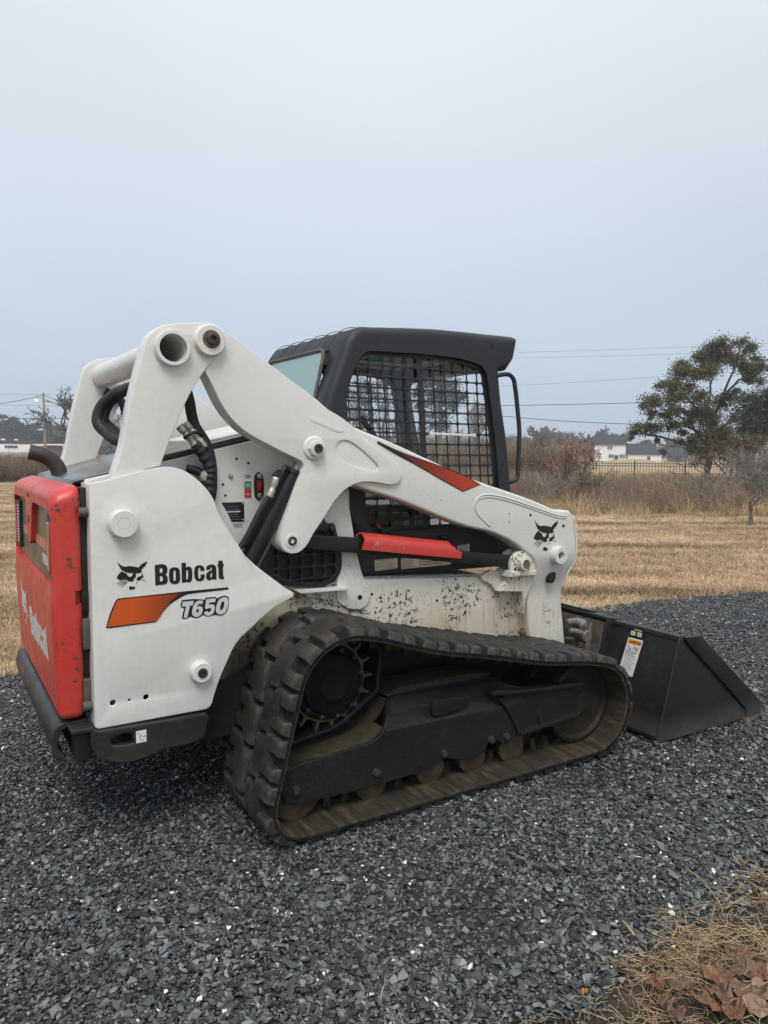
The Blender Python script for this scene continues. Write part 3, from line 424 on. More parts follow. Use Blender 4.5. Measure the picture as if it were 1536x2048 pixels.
def glass(name, tint, alpha, ior=1.45):
    m, nt, b = newmat(name); nt.nodes.remove(b); out = nt.nodes['Material Output']
    tr_ = N(nt, 'ShaderNodeBsdfTransparent'); tr_.inputs[0].default_value = tint+(1,)
    gl = N(nt, 'ShaderNodeBsdfGlossy'); gl.inputs['Roughness'].default_value = .03
    fr = N(nt, 'ShaderNodeFresnel'); fr.inputs[0].default_value = ior
    ms = N(nt, 'ShaderNodeMixShader'); nt.links.new(fr.outputs[0], ms.inputs[0]); nt.links.new(tr_.outputs[0], ms.inputs[1]); nt.links.new(gl.outputs[0], ms.inputs[2])
    if alpha:
        df = N(nt, 'ShaderNodeBsdfDiffuse'); df.inputs[0].default_value = (.17, .32, .31, 1); m2 = N(nt, 'ShaderNodeMixShader'); m2.inputs[0].default_value = alpha
        nt.links.new(ms.outputs[0], m2.inputs[1]); nt.links.new(df.outputs[0], m2.inputs[2]); ms = m2
    nt.links.new(ms.outputs[0], out.inputs[0]); return m
GLASS = glass('clear_glass', (.985, .99, .988), 0)
GLASSG = glass('dusty_green_glass', (.28, .56, .52), .60, 1.25)
# ================================================================ THE LOADER
LOADER = empty('track_loader', (0, 0, 0))
tag(LOADER, 'white compact track loader with red rear door, black cab and bucket, parked on gravel', 'track loader')
P = LOADER
# ---- lower frame and engine body
frame_poly = [(-.45, .40), (-.42, .62), (-.2, .88), (.30, .885), (.61, .883), (.966, .858), (1.32, .838), (1.50, .80), (1.57, .731), (1.60, .61), (1.61, .51), (1.62, .40), (1.55, .28), (-.3, .28)]
frame = plate('main_frame', frame_poly, -.525, .525, CREAM, P, bev=.014, seg=3)
plate('hull_shade_plate', [(-.46, .285), (-.46, .52), (-.2, .52), (-.05, .525), (.25, .66), (.3, .70), (1.0, .565), (1.61, .44), (1.61, .285)], -.532, .532, HULL, P, bev=.004)  # top follows the belt line, so its black paints in the shade below
for y0_, y1_ in ((-.530, -.5255), (.5255, .530)): plate('wheel_arch', sm([(-.44, .525), (-.40, .60), (-.2, .90), (-.05, .93), (.25, .90), (.36, .80), (.30, .60), (-.05, .52), (-.2, .515)], 3, 50), y0_, y1_, ARCH, P, bev=.001)
body_poly = [(-.565, .47), (-.565, 1.345), (-.29, 1.409), (.067, 1.494), (.40, 1.565), (.55, 1.28), (.55, .86), (-.2, .86), (-.3, .47)]
body = plate('engine_body', body_poly, -.50, .50, WHITE2, P, bev=.004)
for x, z in T['body_holes'][:4]:
    lathe_y('mounting_hole', x, z, [(-.5006, .0055), (-.5012, .0055)], DARK, body, 12)
x, z = T['body_holes'][4]; lathe_y('bolt', x, z, [(-.50, .011), (-.507, .011), (-.508, .007)], STEEL, body, 6)
lev = T['level_label']
def lerp2(a, b, t): return tuple(a[i]+(b[i]-a[i])*t for i in range(2))
a0, a1 = lev[0], lev[1]; zt, zb = 1.3627, 1.262; xl, xr = .0555, .0852
def strip(n, z0, z1, m, y=-.5008): return flat(n, [(xl, z0), (xr, z0), (xr, z1), (xl, z1)], y, m, body)
strip('level_label', 1.331, zt, PAPERW); strip('level_label', 1.298, 1.331, GREENL); strip('level_label', 1.263, 1.298, REDL)
for k in range(2): flat('label_print', [(xl+.003, 1.345+k*.008), (xr-.003, 1.345+k*.008), (xr-.003, 1.349+k*.008), (xl+.003, 1.349+k*.008)], -.5018, INK, body)
for k in range(2): flat('label_print', [(xl+.004, 1.309+k*.008), (xr-.004, 1.309+k*.008), (xr-.004, 1.3125+k*.008), (xl+.004, 1.3125+k*.008)], -.5018, PAPERW, body)
flat('label_print', [(xl+.009, 1.276), (xr-.009, 1.276), (xr-.009, 1.280), (xl+.009, 1.280)], -.5018, PAPERW, body)
sg = plate('sight_gauge', sm(T['sight'], 3), -.508, -.499, BLACKP, body, bev=.002)
lathe_y('bolt', .1175, 1.352, [(-.508, .012), (-.515, .012), (-.516, .007)], STEEL, body, 6); lathe_y('bolt', .1175, 1.272, [(-.508, .012), (-.515, .012), (-.516, .007)], STEEL, body, 6)
flat('gauge_glass', [(.108, 1.29), (.127, 1.29), (.127, 1.335), (.108, 1.335)], -.5085, LENSR, body)
dp = plate('data_plate', T['plate'], -.503, -.4995, BLACKP, body, bev=.0006)
for k in range(6): flat('plate_print', [(-.045+.004*(k % 2), 1.175+k*.0105), (.04-.006*(k % 3), 1.175+k*.0105), (.04-.006*(k % 3), 1.177+k*.0105), (-.045+.004*(k % 2), 1.177+k*.0105)], -.5032, GREYL, body)
flat('plate_print', [(-.033, 1.205), (.035, 1.205), (.035, 1.211), (-.033, 1.211)], -.5036, SILVER, body)
for x, z in ((-.047, 1.24), (.047, 1.24), (.048, 1.172)): lathe_y('rivet', x, z, [(-.503, .005), (-.5055, .003)], STEEL, body, 10)
flat('part_label', T['plate_small'], -.5006, PAPERW, body)
for k in range(3): flat('label_print', [(-.005, 1.146+k*.005), (.045, 1.147+k*.005), (.045, 1.149+k*.005), (-.005, 1.148+k*.005)], -.5016, GREYL, body)
# sloping hood between the uprights
hv = [(-.60, 1.343), (.42, 1.585), (.42, 1.61), (-.60, 1.368)]
hood = plate('engine_hood', [(-.61, 1.325), (-.29, 1.412), (.067, 1.497), (.42, 1.578), (.42, 1.605), (.067, 1.523), (-.29, 1.430), (-.60, 1.343)], -.49, .49, HOODM, P, bev=.008, seg=3)
for k in range(4):
    plate('louvre', [(-.28, 1.418+k*.0052), (.06, 1.500+k*.0052), (.06, 1.5022+k*.0052), (-.28, 1.4202+k*.0052)], -.4945, -.4895, SEALM, hood, bev=.0004)
plate('hood_panel', [(-.05, 1.4685), (.36, 1.566), (.36, 1.60), (-.05, 1.502)], -.40, .40, WHITE2, hood, bev=.006)
# ---- strut, air-inlet guard and frame brackets on the near side (mirrored)
st = plate('cab_support_strut', sm([(.36, 1.33)]+T['strut']+[(.47, .80), (.468, .92), (.455, 1.10), (.40, 1.17)], 3), -.537, -.499, WHITE2, P, bev=.003)
lathe_y('slot', *T['strut_hole'][0], [(-.5375, .012), (-.538, .012)], DARK, st, 14)
plate('ledge', [(.249, .872), (.506, .863), (.513, .850), (.276, .855)], -.575, -.50, WHITE2, st, bev=.002)
gpoly = sm(T['guard'], 3)
gin = inset(gpoly, .022)
def clip(poly, x0, x1, z0, z1):
    for ax, lim, sg_ in ((0, x0, 1), (0, x1, -1), (1, z0, 1), (1, z1, -1)):
        out = []
        for i in range(len(poly)):
            a, b = poly[i-1], poly[i]; da = (a[ax]-lim)*sg_; db = (b[ax]-lim)*sg_
            if da*db < 0: t = da/(da-db); out.append((a[0]+(b[0]-a[0])*t, a[1]+(b[1]-a[1])*t))
            if db >= 0: out.append(b)
        poly = out
        if not poly: return []
    return poly
def cells(poly, xs, zs, bar):
    res = []
    for x0, x1 in zip(xs[:-1], xs[1:]):
        for z0, z1 in zip(zs[:-1], zs[1:]):
            c = clip(poly, x0+bar/2, x1-bar/2, z0+bar/2, z1-bar/2)
            if len(c) > 2 and abs(area(c)) > .00012:
                c2 = [c[0]]
                for q in c[1:]:
                    if (Vector(q)-Vector(c2[-1])).length > .002: c2.append(q)
                # round the corners of the punched hole
                out = []
                for i in range(len(c2)):
                    a, b, d = Vector(c2[i-1]), Vector(c2[i]), Vector(c2[(i+1) % len(c2)])
                    k1 = min(.007, (a-b).length*.3); k2 = min(.007, (d-b).length*.3)
                    out += [tuple(b+(a-b).normalized()*k1), tuple(b+(d-b).normalized()*k2)]
                res.append(out)
    return res
gd = plate('inlet_guard', gpoly, -.548, -.537, BLACKP, P, cells(gin, [.02+.055*i for i in range(10)], [.86+.052*i for i in range(7)], .009), bev=.0015)
lathe_y('bolt', *T['guard_bolt'][0], [(-.548, .014), (-.556, .014), (-.557, .008)], BOLTM, gd, 6)
plate('radiator_core', inset(gpoly, .008), -.5305, -.528, DARK, gd, bev=.0005)
bk1 = plate('pivot_bracket', sm(T['bracket'], 3, 50), -.625, -.60, CREAM, P, bev=.004)
plate('bracket_plate', sm(T['bracket'], 3, 50), -.555, -.53, CREAM, bk1, bev=.004)
plate('bracket_base', [(1.385, .845), (1.565, .842), (1.56, .868), (1.39, .876)], -.63, -.52, CREAM, bk1, bev=.004)
plate('gusset', [(1.27, .846), (1.334, .874), (1.425, .858), (1.425, .845), (1.36, .77), (1.336, .80), (1.28, .828)], -.548, -.52, CREAM, bk1, bev=.004)
plate('gusset', [(1.425, .845), (1.575, .842), (1.572, .79), (1.53, .72), (1.525, .64), (1.515, .64), (1.505, .755), (1.36, .77)], -.595, -.52, CREAM, bk1, bev=.006)
lathe_y('pin', 1.4665, .911, [(-.62, .036), (-.645, .036), (-.655, .032), (-.655, .024), (-.658, .022)], CREAM, bk1)
lathe_y('pin_end', 1.4665, .911, [(-.655, .021), (-.660, .021)], RUST, bk1)
lathe_y('bolt', 1.567, .529, [(-.525, .022), (-.545, .02), (-.55, .012)], RUST, frame, 8)
for x, z in ((.70, .79), (.86, .70), (1.02, .745), (.655, .81)): lathe_y('mounting_hole', x, z, [(-.5255, .007), (-.5262, .007)], DARK, frame, 10)
# ---- rear uprights: a channel each side of the engine
def upright(P):
    up = sm(T['upright'], 3, 50)
    u = plate('rear_upright', up, -.675, -.662, WHITE, P, [circ(x, z, r, 16) for (x, z), r in zip(T['upright_holes'], (.0105, .005, .0105))], bev=.0025)
    plate('channel_back', [(-.6735, .466), (-.502, .466), (-.502, 1.336), (-.6735, 1.336)], -.578, -.563, WHITE, u, axis='x', bev=.003)
    inner = [(-.562, .47), (-.562, 1.34), (-.35, 1.392), (-.12, 1.37), (-.02, 1.2), (.05, 1.05), (-.15, .9), (-.2, .47)]
    plate('channel_inner', inner, -.512, -.501, WHITE, u, bev=.002)
    bx_, bz_ = T['upright_boss'][0]
    lathe_y('pivot_boss', bx_, bz_, [(-.66, .052), (-.675, .052), (-.715, .0495), (-.719, .046), (-.719, .0225), (-.7176, .0215), (-.7176, .0205), (-.719, .0195)], WHITE, u, 40)
    lathe_y('grease_fitting', bx_-.001, bz_-.054, [(-.695, .004), (-.700, .006), (-.705, .004)], WHITE, u, 8)
    bx2, bz2 = T['upright_boss'][1]
    lathe_y('pivot_boss', bx2, bz2, [(-.66, .042), (-.675, .042), (-.705, .039), (-.708, .036), (-.708, .019)], WHITE, u, 36)
    lathe_y('bolt', bx2, bz2, [(-.70, .0185), (-.713, .0185), (-.714, .015), (-.714, .009), (-.709, .008)], BOLTM, u, 18)
    return u
U = upright(P); mir(U, P)
# lettering and decals of the near upright
E_ = -.6758
def letters(par, keys, f, m, y=E_, axis='y', sgn=-1, prefix='L_', name='lettering'):
    for k in keys:
        o = prefix+k+'_o' if prefix+k+'_o' in T else prefix+k
        hs = [[f(p) for p in sm(T[h], 3, 42)] for h in (prefix+k+'_h', prefix+k+'_h1', prefix+k+'_h2', prefix+k+'h') if h in T and h != o]
        flat(name, [f(p) for p in sm(T[o], 3, 42)], y, m, par, hs, axis, sgn)
idf = lambda p: p
letters(U, ['B', 'o', 'b', 'c', 'a', 't'], idf, INK)
HEAD = ['h_bar', 'h_left', 'h_right', 'h_chin', 'h_w1', 'h_w2', 'h_w3', 'h_w4', 'h_w5']
letters(U, HEAD, idf, INK, name='emblem')
sout = sm(T['stripe'], 3, 30)
flat('stripe_border', sout, E_, INK, U)
sx = [p for p in T['stripe'] if p[0] < -.27]
flat('stripe', [(-.530, .8265), (-.5135, .8745), (-.4945, .9175), (-.487, .9205), (-.385, .9222), (-.285, .9235), (-.262, .9225), (-.285, .911), (-.305, .895), (-.325, .872), (-.345, .842), (-.354, .8305), (-.366, .8282)], E_-.0012, DECALO, U)
flat('model_border', sm(T['T650out'], 2, 42), E_, INK, U)
letters(U, ['T', '6', '5', '0'], idf, SILVER, E_-.0012, prefix='N_', name='model_number')
# ---- rear links, cross tube and pivots
def rlink(P):
    lp = sm(T['link'], 3, 50)
    lp2 = lp[:-1]+[(-.345, 1.36), (-.37, 1.30), (-.40, 1.18), (-.44, 1.13), (-.50, 1.14), (-.53, 1.19), (-.525, 1.26)]
    l = plate('rear_link', lp2, -.66, -.567, WHITE, P, [circ(-.2833, 1.8257, .0505, 32)], bev=.004, seg=3)
    px, pz = T['pivot'][0]
    lathe_y('pivot_boss', px+.004, pz, [(-.655, .062), (-.668, .060), (-.682, .057), (-.686, .054), (-.686, .031)], WHITE, l, 36)
    lathe_y('worn_ring', px+.006, pz+.003, [(-.6855, .035), (-.6872, .034)], RUST, l, 22)
    lathe_y('pin', px+.008, pz+.004, [(-.68, .0235), (-.70, .0235), (-.702, .020), (-.702, .012), (-.692, .011)], BOLTM, l, 20)
    return l
LK = rlink(P); mir(LK, P)
V, F = [], []
n = 36
prof = [(-.690, .0505), (-.690, .062), (-.672, .0655), (-.655, .0655), (-.655, .055), (.655, .055), (.655, .0655), (.690, .062), (.690, .0505), (-.690, .0505)]
for y, r in prof:
    for k in range(n): V.append((-.2833+r*math.cos(2*math.pi*k/n), y, 1.8257+r*math.sin(2*math.pi*k/n)))
for j in range(len(prof)-1):
    for k in range(n): F.append((j*n+k, (j+1)*n+k, (j+1)*n+(k+1) % n, j*n+(k+1) % n))
ct = mesh('cross_tube', V, F, WHITE, P); shade(ct.data, 35)
# ---- lift arms
def arm(P):
    tp = T['tube_top']+T['tube_right'][1:]+[(1.85, .33), (1.80, .27), (1.66, .27), (1.60, .36)]+T['tube_bot'][::-1]
    poly = sm(tp, 3, 40)
    me = curve_mesh('a', [poly], .05, .014, 4)
    me.transform(Matrix(((1, 0, 0, 0), (0, 0, -1, -.585), (0, 1, 0, 0), (0, 0, 0, 1))))
    bm = bmesh.new(); bm.from_mesh(me); bmesh.ops.remove_doubles(bm, verts=bm.verts, dist=.00005)
    for z in (1.02, .955, .90, .80, .70, .62):
        bmesh.ops.bisect_plane(bm, geom=bm.verts[:]+bm.edges[:]+bm.faces[:], plane_co=(0, 0, z), plane_no=(0, 0, 1), dist=1e-5)
    def off(z):
        t = max(0, min(1, (.955-z)/(.955-.72))); return .055*t*t*(3-2*t)
    for v in bm.verts: v.co.y += off(v.co.z)
    me.materials.clear(); a = bmobj('lift_arm', bm, WHITE2, P); shade(a.data, 32)
    a.data.polygons.foreach_set('material_index', [0]*len(a.data.polygons))
    ap = sm(T['arm_plate'], 3, 50)
    rec = sm(T['arm_recess'], 4, 60)
    plate('rear_arm_plate', ap, -.645, -.555, WHITE, a, bev=.004, seg=3)
    plate('arm_face_plate', inset(ap, .0015), -.652, -.6452, WHITE, a, [rec], bev=.0022, seg=3)
    tube('weld_bead', [(x, -.6365, z) for x, z in T['knee_overlay']], .0035, WHITE2, a, 8, 6)
    tube('weld_bead', [(x, -.6365, z-.012) for x, z in T['knee_overlay'][3:]], .0028, WHITE2, a, 8, 6)
    bxx, bzz = T['arm_boss'][0]
    lathe_y('pivot_boss', bxx, bzz, [(-.645, .050), (-.654, .050), (-.662, .044), (-.662, .03)], WHITE, a, 28)
    lathe_y('nut', bxx+.003, bzz, [(-.655, .036), (-.684, .034), (-.686, .030), (-.686, .018)], WHITE2, a, 8)
    lathe_y('pin', bxx+.003, bzz, [(-.684, .019), (-.692, .019), (-.692, .010), (-.688, .009)], BOLTM, a, 18)
    lathe_y('pivot_boss', .2005, 1.0923, [(-.650, .030), (-.655, .029), (-.655, .02)], WHITE, a, 24)
    lathe_y('pin', .2005, 1.0923, [(-.653, .019), (-.659, .019), (-.659, .010), (-.652, .009)], BOLTM, a, 18)
    kx, kz = T['knee_boss'][0]
    V, F = [], []; n = 30; pr = [(-.57, .05), (-.632, .05), (-.645, .046), (-.668, .044), (-.670, .042), (-.670, .021), (-.60, .020)]
    for y, r in pr:
        for k in range(n): V.append((kx+r*math.cos(2*math.pi*k/n), y, kz+r*math.sin(2*math.pi*k/n)))
    for j in range(len(pr)-1):
        for k in range(n): F.append((j*n+k, j*n+(k+1) % n, (j+1)*n+(k+1) % n, (j+1)*n+k))
    kb = mesh('pin_bush', V, F, WHITE2, a); shade(kb.data, 35)
    lathe_y('bore', kx, kz, [(-.637, .021), (-.636, .021)], DARK, a, 20)
    for (x, z), r in zip(T['knee_holes'], (.0075, .0085, .0035, .0035)): lathe_y('mounting_hole', x, z, [(-.6355, r), (-.6360, r)], DARK, a, 12)
    plate('slot', sm(T['knee_slot'], 3, 60), -.6265, -.600, DARK, a, bev=.0005)
    # front lip of the arm knee
    tube('edge_lip', [(x+.004, -.632+.055*max(0, min(1, (.955-z)/.235)), z) for x, z in [(1.80, 1.135)]+T['tube_right'][1:6]], .006, WHITE2, a, 8, 5)
    wr = plate('weld_mark', sm(T['wrench'], 3, 60), -.6535, -.6515, WHITE, a, bev=.0008)
    return a
A = arm(P)
A2 = mir(A, P)
flat('stripe_border', sm(T['arm_decal'], 2, 30), -.6357, INK, A)
flat('stripe', inset(sm(T['arm_decal'][2:10], 1), .0042), -.6370, DECALR, A)
# cat-head emblem on the knee: the same drawing as on the upright, scaled to the knee's size
sc = (1.6660-1.5442)/(-.3913+.4948)
hf = lambda p: (1.5310+(p[0]+.4948)*1.52, .9640+(p[1]-.9530)*1.50)
letters(A, HEAD, hf, INK, -.6357, name='emblem')
# ---- control links with the red cover, lift cylinders, hoses
def clink(P):
    b = plate('control_link', [(.19, 1.125), (.31, 1.108), (.58, 1.076), (1.11, .988), (1.43, .945), (1.495, .94), (1.505, .885), (1.41, .885), (1.11, .929), (.58, 1.009), (.27, 1.05), (.19, 1.06)], -.60, -.557, BLACKP, P, bev=.004)
    return b
CL = clink(P); mir(CL, P)
V, F = [], []; sec = [(-.045, -.034), (-.045, -.005), (-.043, .008), (-.036, .022), (-.024, .033), (-.010, .039), (.006, .039), (.022, .033), (.034, .022), (.041, .008), (.043, -.005), (.043, -.034)]
A0 = Vector((.555, -.585, 1.066)); A1 = Vector((1.066, -.585, .994)); ax = (A1-A0).normalized(); upv = Vector((-ax.z, 0, ax.x))
npt = len(sec); NS = 13
sec2 = [(y*.86, z*.86-.003) for y, z in sec]
for layer in (sec, sec2):
    for i in range(NS):
        t = i/(NS-1); c = A0.lerp(A1, t)
        for j, (y, z) in enumerate(layer):
            e = 0
            if i == NS-1: e = (-.045 if z > .02 else -.012 if z > 0 else .018)+random.uniform(-.006, .006)
            if i == 0: e = random.uniform(-.003, .003)-(.006 if z < -.02 else 0)
            V.append(c+ax*e+Vector((0, y, 0))+upv*z)
o2 = NS*npt
for i in range(NS-1):
    for j in range(npt-1):
        F.append((i*npt+j, i*npt+j+1, (i+1)*npt+j+1, (i+1)*npt+j)); F.append((o2+i*npt+j, o2+(i+1)*npt+j, o2+(i+1)*npt+j+1, o2+i*npt+j+1))
for j in range(npt-1): F.append((j, o2+j, o2+j+1, j+1)); q = (NS-1)*npt; F.append((q+j, q+j+1, o2+q+j+1, o2+q+j))
for i in range(NS-1):
    for j in (0, npt-1): F.append((i*npt+j, (i+1)*npt+j, o2+(i+1)*npt+j, o2+i*npt+j))
cov = mesh('arm_support_cover', V, F, REDP, P); shade(cov.data, 40)
def cyl(P):
    V, F = [], []; a = Vector((-.19, -.59, .617)); b = Vector((.299, -.59, 1.469)); d = (b-a).normalized()
    cylv(V, F, a+d*.05, Vector((.238, -.59, 1.371)), .041, n=24); cylv(V, F, Vector((.232, -.59, 1.360)), Vector((.240, -.59, 1.376)), .046, n=24)
    c = mesh('lift_cylinder', V, F, BLACKP, P); shade(c.data, 35)
    V, F = [], []; cylv(V, F, Vector((.236, -.59, 1.368)), b, .021, n=20); r = mesh('piston_rod', V, F, STEEL, c); shade(r.data, 35)
    tube('steel_line', [(.0, -.632, 1.075), (.07, -.635, 1.20), (.165, -.635, 1.372), (.185, -.63, 1.392), (.197, -.62, 1.378)], .010, BLACKP, c)
    tube('hose', [(.158, -.625, 1.372), (.128, -.64, 1.352)], .013, BLACKP, c, 10)
    tube('hose_fitting', [(.135, -.64, 1.352), (.120, -.64, 1.305), (.104, -.64, 1.272)], lambda t: .0125 if .3 < t < .6 else .0155, PLATED, c, 8)
    tube('hose', [(.106, -.64, 1.278), (.070, -.64, 1.225), (.02, -.635, 1.13), (-.06, -.62, 1.0)], .0115, HOSEM, c, 10)
    return c
CY = cyl(P); mir(CY, P)
def hoses(P):
    out = []
    h1 = [(-.30, -.53, 1.70), (-.36, -.50, 1.70)]+[tuple(q) for q in W['hose1']]+[(-.385, -.50, 1.478), (-.33, -.53, 1.462)]
    for k, dx in enumerate((0, .030)):
        out.append(tube('hydraulic_hose', [(x+dx, y+.05*k, z+.012*k) for x, y, z in h1], .024, HOSEM, P, 12))
    out.append(tube('hydraulic_hose', [(-.28, -.545, 1.75), (-.20, -.54, 1.70)]+[tuple(q) for q in W['hose3']]+[(-.10, -.54, 1.28), (-.13, -.54, 1.2)], .021, HOSEM, P, 12))
    out.append(tube('hydraulic_hose', [(-.165, -.575, 1.468)]+[(x, y-.015, z) for x, y, z in W['hose2'][3:]]+[(-.13, -.575, 1.24), (-.16, -.575, 1.15)], lambda t: .0225+.0025*math.sin(t*70), HOSEM, P, 12, 8))
    for k, (dx, dz) in enumerate(((0, 0), (.022, .012))):
        out.append(tube('hose_fitting', [(-.232+dx, -.57, 1.548+dz), (-.20+dx, -.57, 1.512+dz), (-.155+dx, -.57, 1.455+dz)], lambda t: .013 if .25 < t < .42 or .62 < t < .7 else .0165, PLATED, P, 8, 8))
    out.append(tube('red_hose', [(-.183, -.545, 1.65), (-.172, -.545, 1.59), (-.152, -.545, 1.525)], .012, LENSR, P, 10))
    out.append(tube('hose_clamp', [(-.222, -.594, 1.50), (-.185, -.60, 1.525), (-.140, -.57, 1.515)], .006, BLACKP, P, 6))
    return out
HS = hoses(P)
lathe_y('hose_cap', -.133, 1.357, [(-.54, .022), (-.578, .022), (-.585, .018), (-.586, .008), (-.59, .007)], PLATED, P, 20)
tube('hose_fitting', [(-.20, -.55, 1.385), (-.165, -.555, 1.378), (-.14, -.56, 1.362)], .018, BLACKP, P, 10)
mir(HS[2], P)
# ---- tail door
def door_shell():
    def rr(y, z0, z1, rt, rb, k=7):
        pts = []
        for cy_, cz_, a0, r_ in ((y-rt, z1-rt, 0, rt), (-y+rt, z1-rt, 90, rt), (-y+rb, z0+rb, 180, rb), (y-rb, z0+rb, 270, rb)):
            for i in range(k+1): a = math.radians(a0+90*i/k); pts.append((cy_+r_*math.cos(a), cz_+r_*math.sin(a)))
        return pts
    o = plate('tail_door', rr(.622, .488, 1.334, .055, .03), -.699, -.598, RED, P, axis='x', bev=.030, seg=5)
    bm = bmesh.new(); bm.from_mesh(o.data)
    for z in (1.22, 1.27, .98, .94, .90, .86):
        bmesh.ops.bisect_plane(bm, geom=bm.verts[:]+bm.edges[:]+bm.faces[:], plane_co=(0, 0, z), plane_no=(0, 0, 1), dist=1e-5)
    for y in (-.56, -.3, 0, .3, .56):
        bmesh.ops.bisect_plane(bm, geom=bm.verts[:]+bm.edges[:]+bm.faces[:], plane_co=(0, y, 0), plane_no=(0, 1, 0), dist=1e-5)
    for v in bm.verts:
        if v.co.x < -.61:
            k = (-.61-v.co.x)/.09
            if v.co.z > 1.25: v.co.z -= .030*k*min(1, (v.co.z-1.25)/.05)
            t = max(0, min(1, (.96-v.co.z)/.08)); v.co.x += k*(.018*max(0, min(1, (.90-v.co.z)/.40))-.006*t*t*(3-2*t))
    bm.to_mesh(o.data); bm.free(); return o
TG = door_shell()
cut = plate('c', sm([(-.575, .958), (-.598, .985), (-.598, 1.215), (-.575, 1.24), (-.13, 1.245), (-.085, 1.22), (-.03, 1.08), (.02, 1.06), (.07, 1.08), (.125, 1.22), (.17, 1.245), (.575, 1.24), (.598, 1.215), (.598, .985), (.575, .958)], 3, 30), -.80, -.676, RED, None, axis='x', bev=.0)
def boolean(o, c, keep=False):
    md = o.modifiers.new('b', 'BOOLEAN'); md.operation = 'DIFFERENCE'; md.object = c; md.solver = 'EXACT'
    dg = bpy.context.evaluated_depsgraph_get(); me = bpy.data.meshes.new_from_object(o.evaluated_get(dg)); o.modifiers.clear()
    o.data = me
    if not keep: bpy.data.objects.remove(c)
boolean(TG, cut)
for s_ in (-1, 1):
    bm = bmesh.new(); bx(bm, -.625, -.55, s_*.585, s_*.70, .905, .955); boolean(TG, bmobj('c', bm, RED))
shade(TG.data, 34)
plate('recess_panel', [(-.595, .957), (.595, .957), (.595, 1.242), (-.595, 1.242)], -.6785, -.670, PANELG, TG, axis='x', bev=.0005)
plate('handle_bulge', sm([(-.10, 1.255), (-.06, 1.20), (-.02, 1.085), (.02, 1.06), (.06, 1.085), (.10, 1.20), (.14, 1.255)], 3, 40), -.700, -.66, RED, TG, axis='x', bev=.009, seg=4)
plate('handle_slot', circ(.02, 1.165, .017, 14), -.7018, -.7005, DARK, TG, axis='x', bev=0)
for y in (.005, .04): plate('key_hole', circ(y, 1.265, .008, 12), -.7002, -.6965, DARK, TG, axis='x', bev=0)
plate('faded_stripe', [(-.44, 1.070), (.42, 1.070), (.42, 1.108), (-.44, 1.108)], -.6800, -.6786, PINKST, TG, axis='x', bev=0)
def tlamp(y):
    b = plate('tail_light', [(y-.062, .995), (y+.062, .995), (y+.062, 1.215), (y-.062, 1.215)], -.692, -.67, BLACKP, TG, axis='x', bev=.004)
    s = -1 if y < 0 else 1
    plate('lens', [(y+s*.005, 1.015), (y+s*.055, 1.015), (y+s*.055, 1.19), (y+s*.005, 1.19)], -.700, -.685, LENSR, b, axis='x', bev=.004)
    V, F = [], []
    for k in range(13):
        bm_z = 1.02+k*.0138; i = len(V)
        for dx, dz in ((-.696, 0), (-.696, .007), (-.690, .007), (-.690, 0)):
            V.append((dx, y-s*.035, bm_z+dz)); V.append((dx, y-s*.002, bm_z+dz))
        F += [(i, i+1, i+3, i+2), (i+2, i+3, i+5, i+4), (i+6, i+7, i+1, i), (i, i+2, i+4, i+6), (i+1, i+7, i+5, i+3)]
    mesh('grille', V, F, SILVER, TG)
tlamp(.525); tlamp(-.525)
tgx = -.7055
tf = lambda p: (.075-(p[0]+.3592)*1.98, .665+(p[1]-.9613)*1.62)
n0 = set(TG.children)
letters(TG, ['B', 'o', 'b', 'c', 'a', 't'], tf, WHITEF, tgx, 'x')
hf2 = lambda p: (.385-(p[0]+.4948)*2.15, .665+(p[1]-.9530)*1.75)
letters(TG, HEAD, hf2, WHITEF, tgx, 'x', name='emblem')
for ch in set(TG.children)-n0:
    for v in ch.data.vertices: v.co.x += .018*max(0, min(1, (.90-v.co.z)/.40))-.0005
nf = lambda p: (-.215-(p[0]+.2608)*.92, 1.008+(p[1]-.8269)*.64)
letters(TG, ['T', '6', '5', '0'], nf, WHITEF, -.6788, 'x', prefix='N_', name='model_number')
for s in (-1, 1):
    for z0, z1, y0, y1 in ((.74, .85, .595, .625), (.53, .63, .60, .618), (.87, .95, .58, .61)):
        box('hinge', -.603, -.575, s*y0, s*y1, z0, z1, SEALM if z0 < .8 else BLACKP, TG, .004)
    for z in (1.235, .535): 
        V, F = [], []; cylv(V, F, (-.61, s*.63, z), (-.57, s*.63, z), .017, n=14); b = mesh('bumper_stop', V, F, SEALM, TG); shade(b.data, 35)
box('door_frame', -.598, -.577, -.60, .60, .50, 1.32, DARK, TG, .002)
# ---- rear bumper
def bump_side(P):
    poly = sm([(-.592, .470), (-.56, .457), (-.175, .453), (-.165, .437), (-.185, .362), (-.225, .348), (-.36, .342), (-.40, .328), (-.47, .322), (-.52, .334), (-.575, .362), (-.594, .40)], 3, 30)
    return plate('bumper_cheek', poly, -.694, -.655, BUMPM, P, [sm(T['bumper_slot'], 3, 60)], bev=.006, seg=3)
BS = bump_side(P); mir(BS, P)
flat('worn_sticker', [(-.441, .388), (-.404, .388), (-.404, .433), (-.441, .433)], -.6945, PAPERW, BS)
random.seed(3)
for k in range(7):
    x = -.436+random.random()*.024; z = .392+random.random()*.034; flat('label_print', [(x, z), (x+.006, z+.002), (x+.004, z+.005)], -.6955, INK, BS)
prof = sm([(-.585, .478), (-.672, .476), (-.695, .466), (-.706, .445), (-.708, .375), (-.698, .348), (-.67, .340), (-.67, .356), (-.686, .378), (-.688, .43), (-.678, .449), (-.660, .456), (-.585, .458)], 3, 50)
bar_ = plate('rear_bumper', prof, -.60, .62, BUMPM, P, bev=.004)
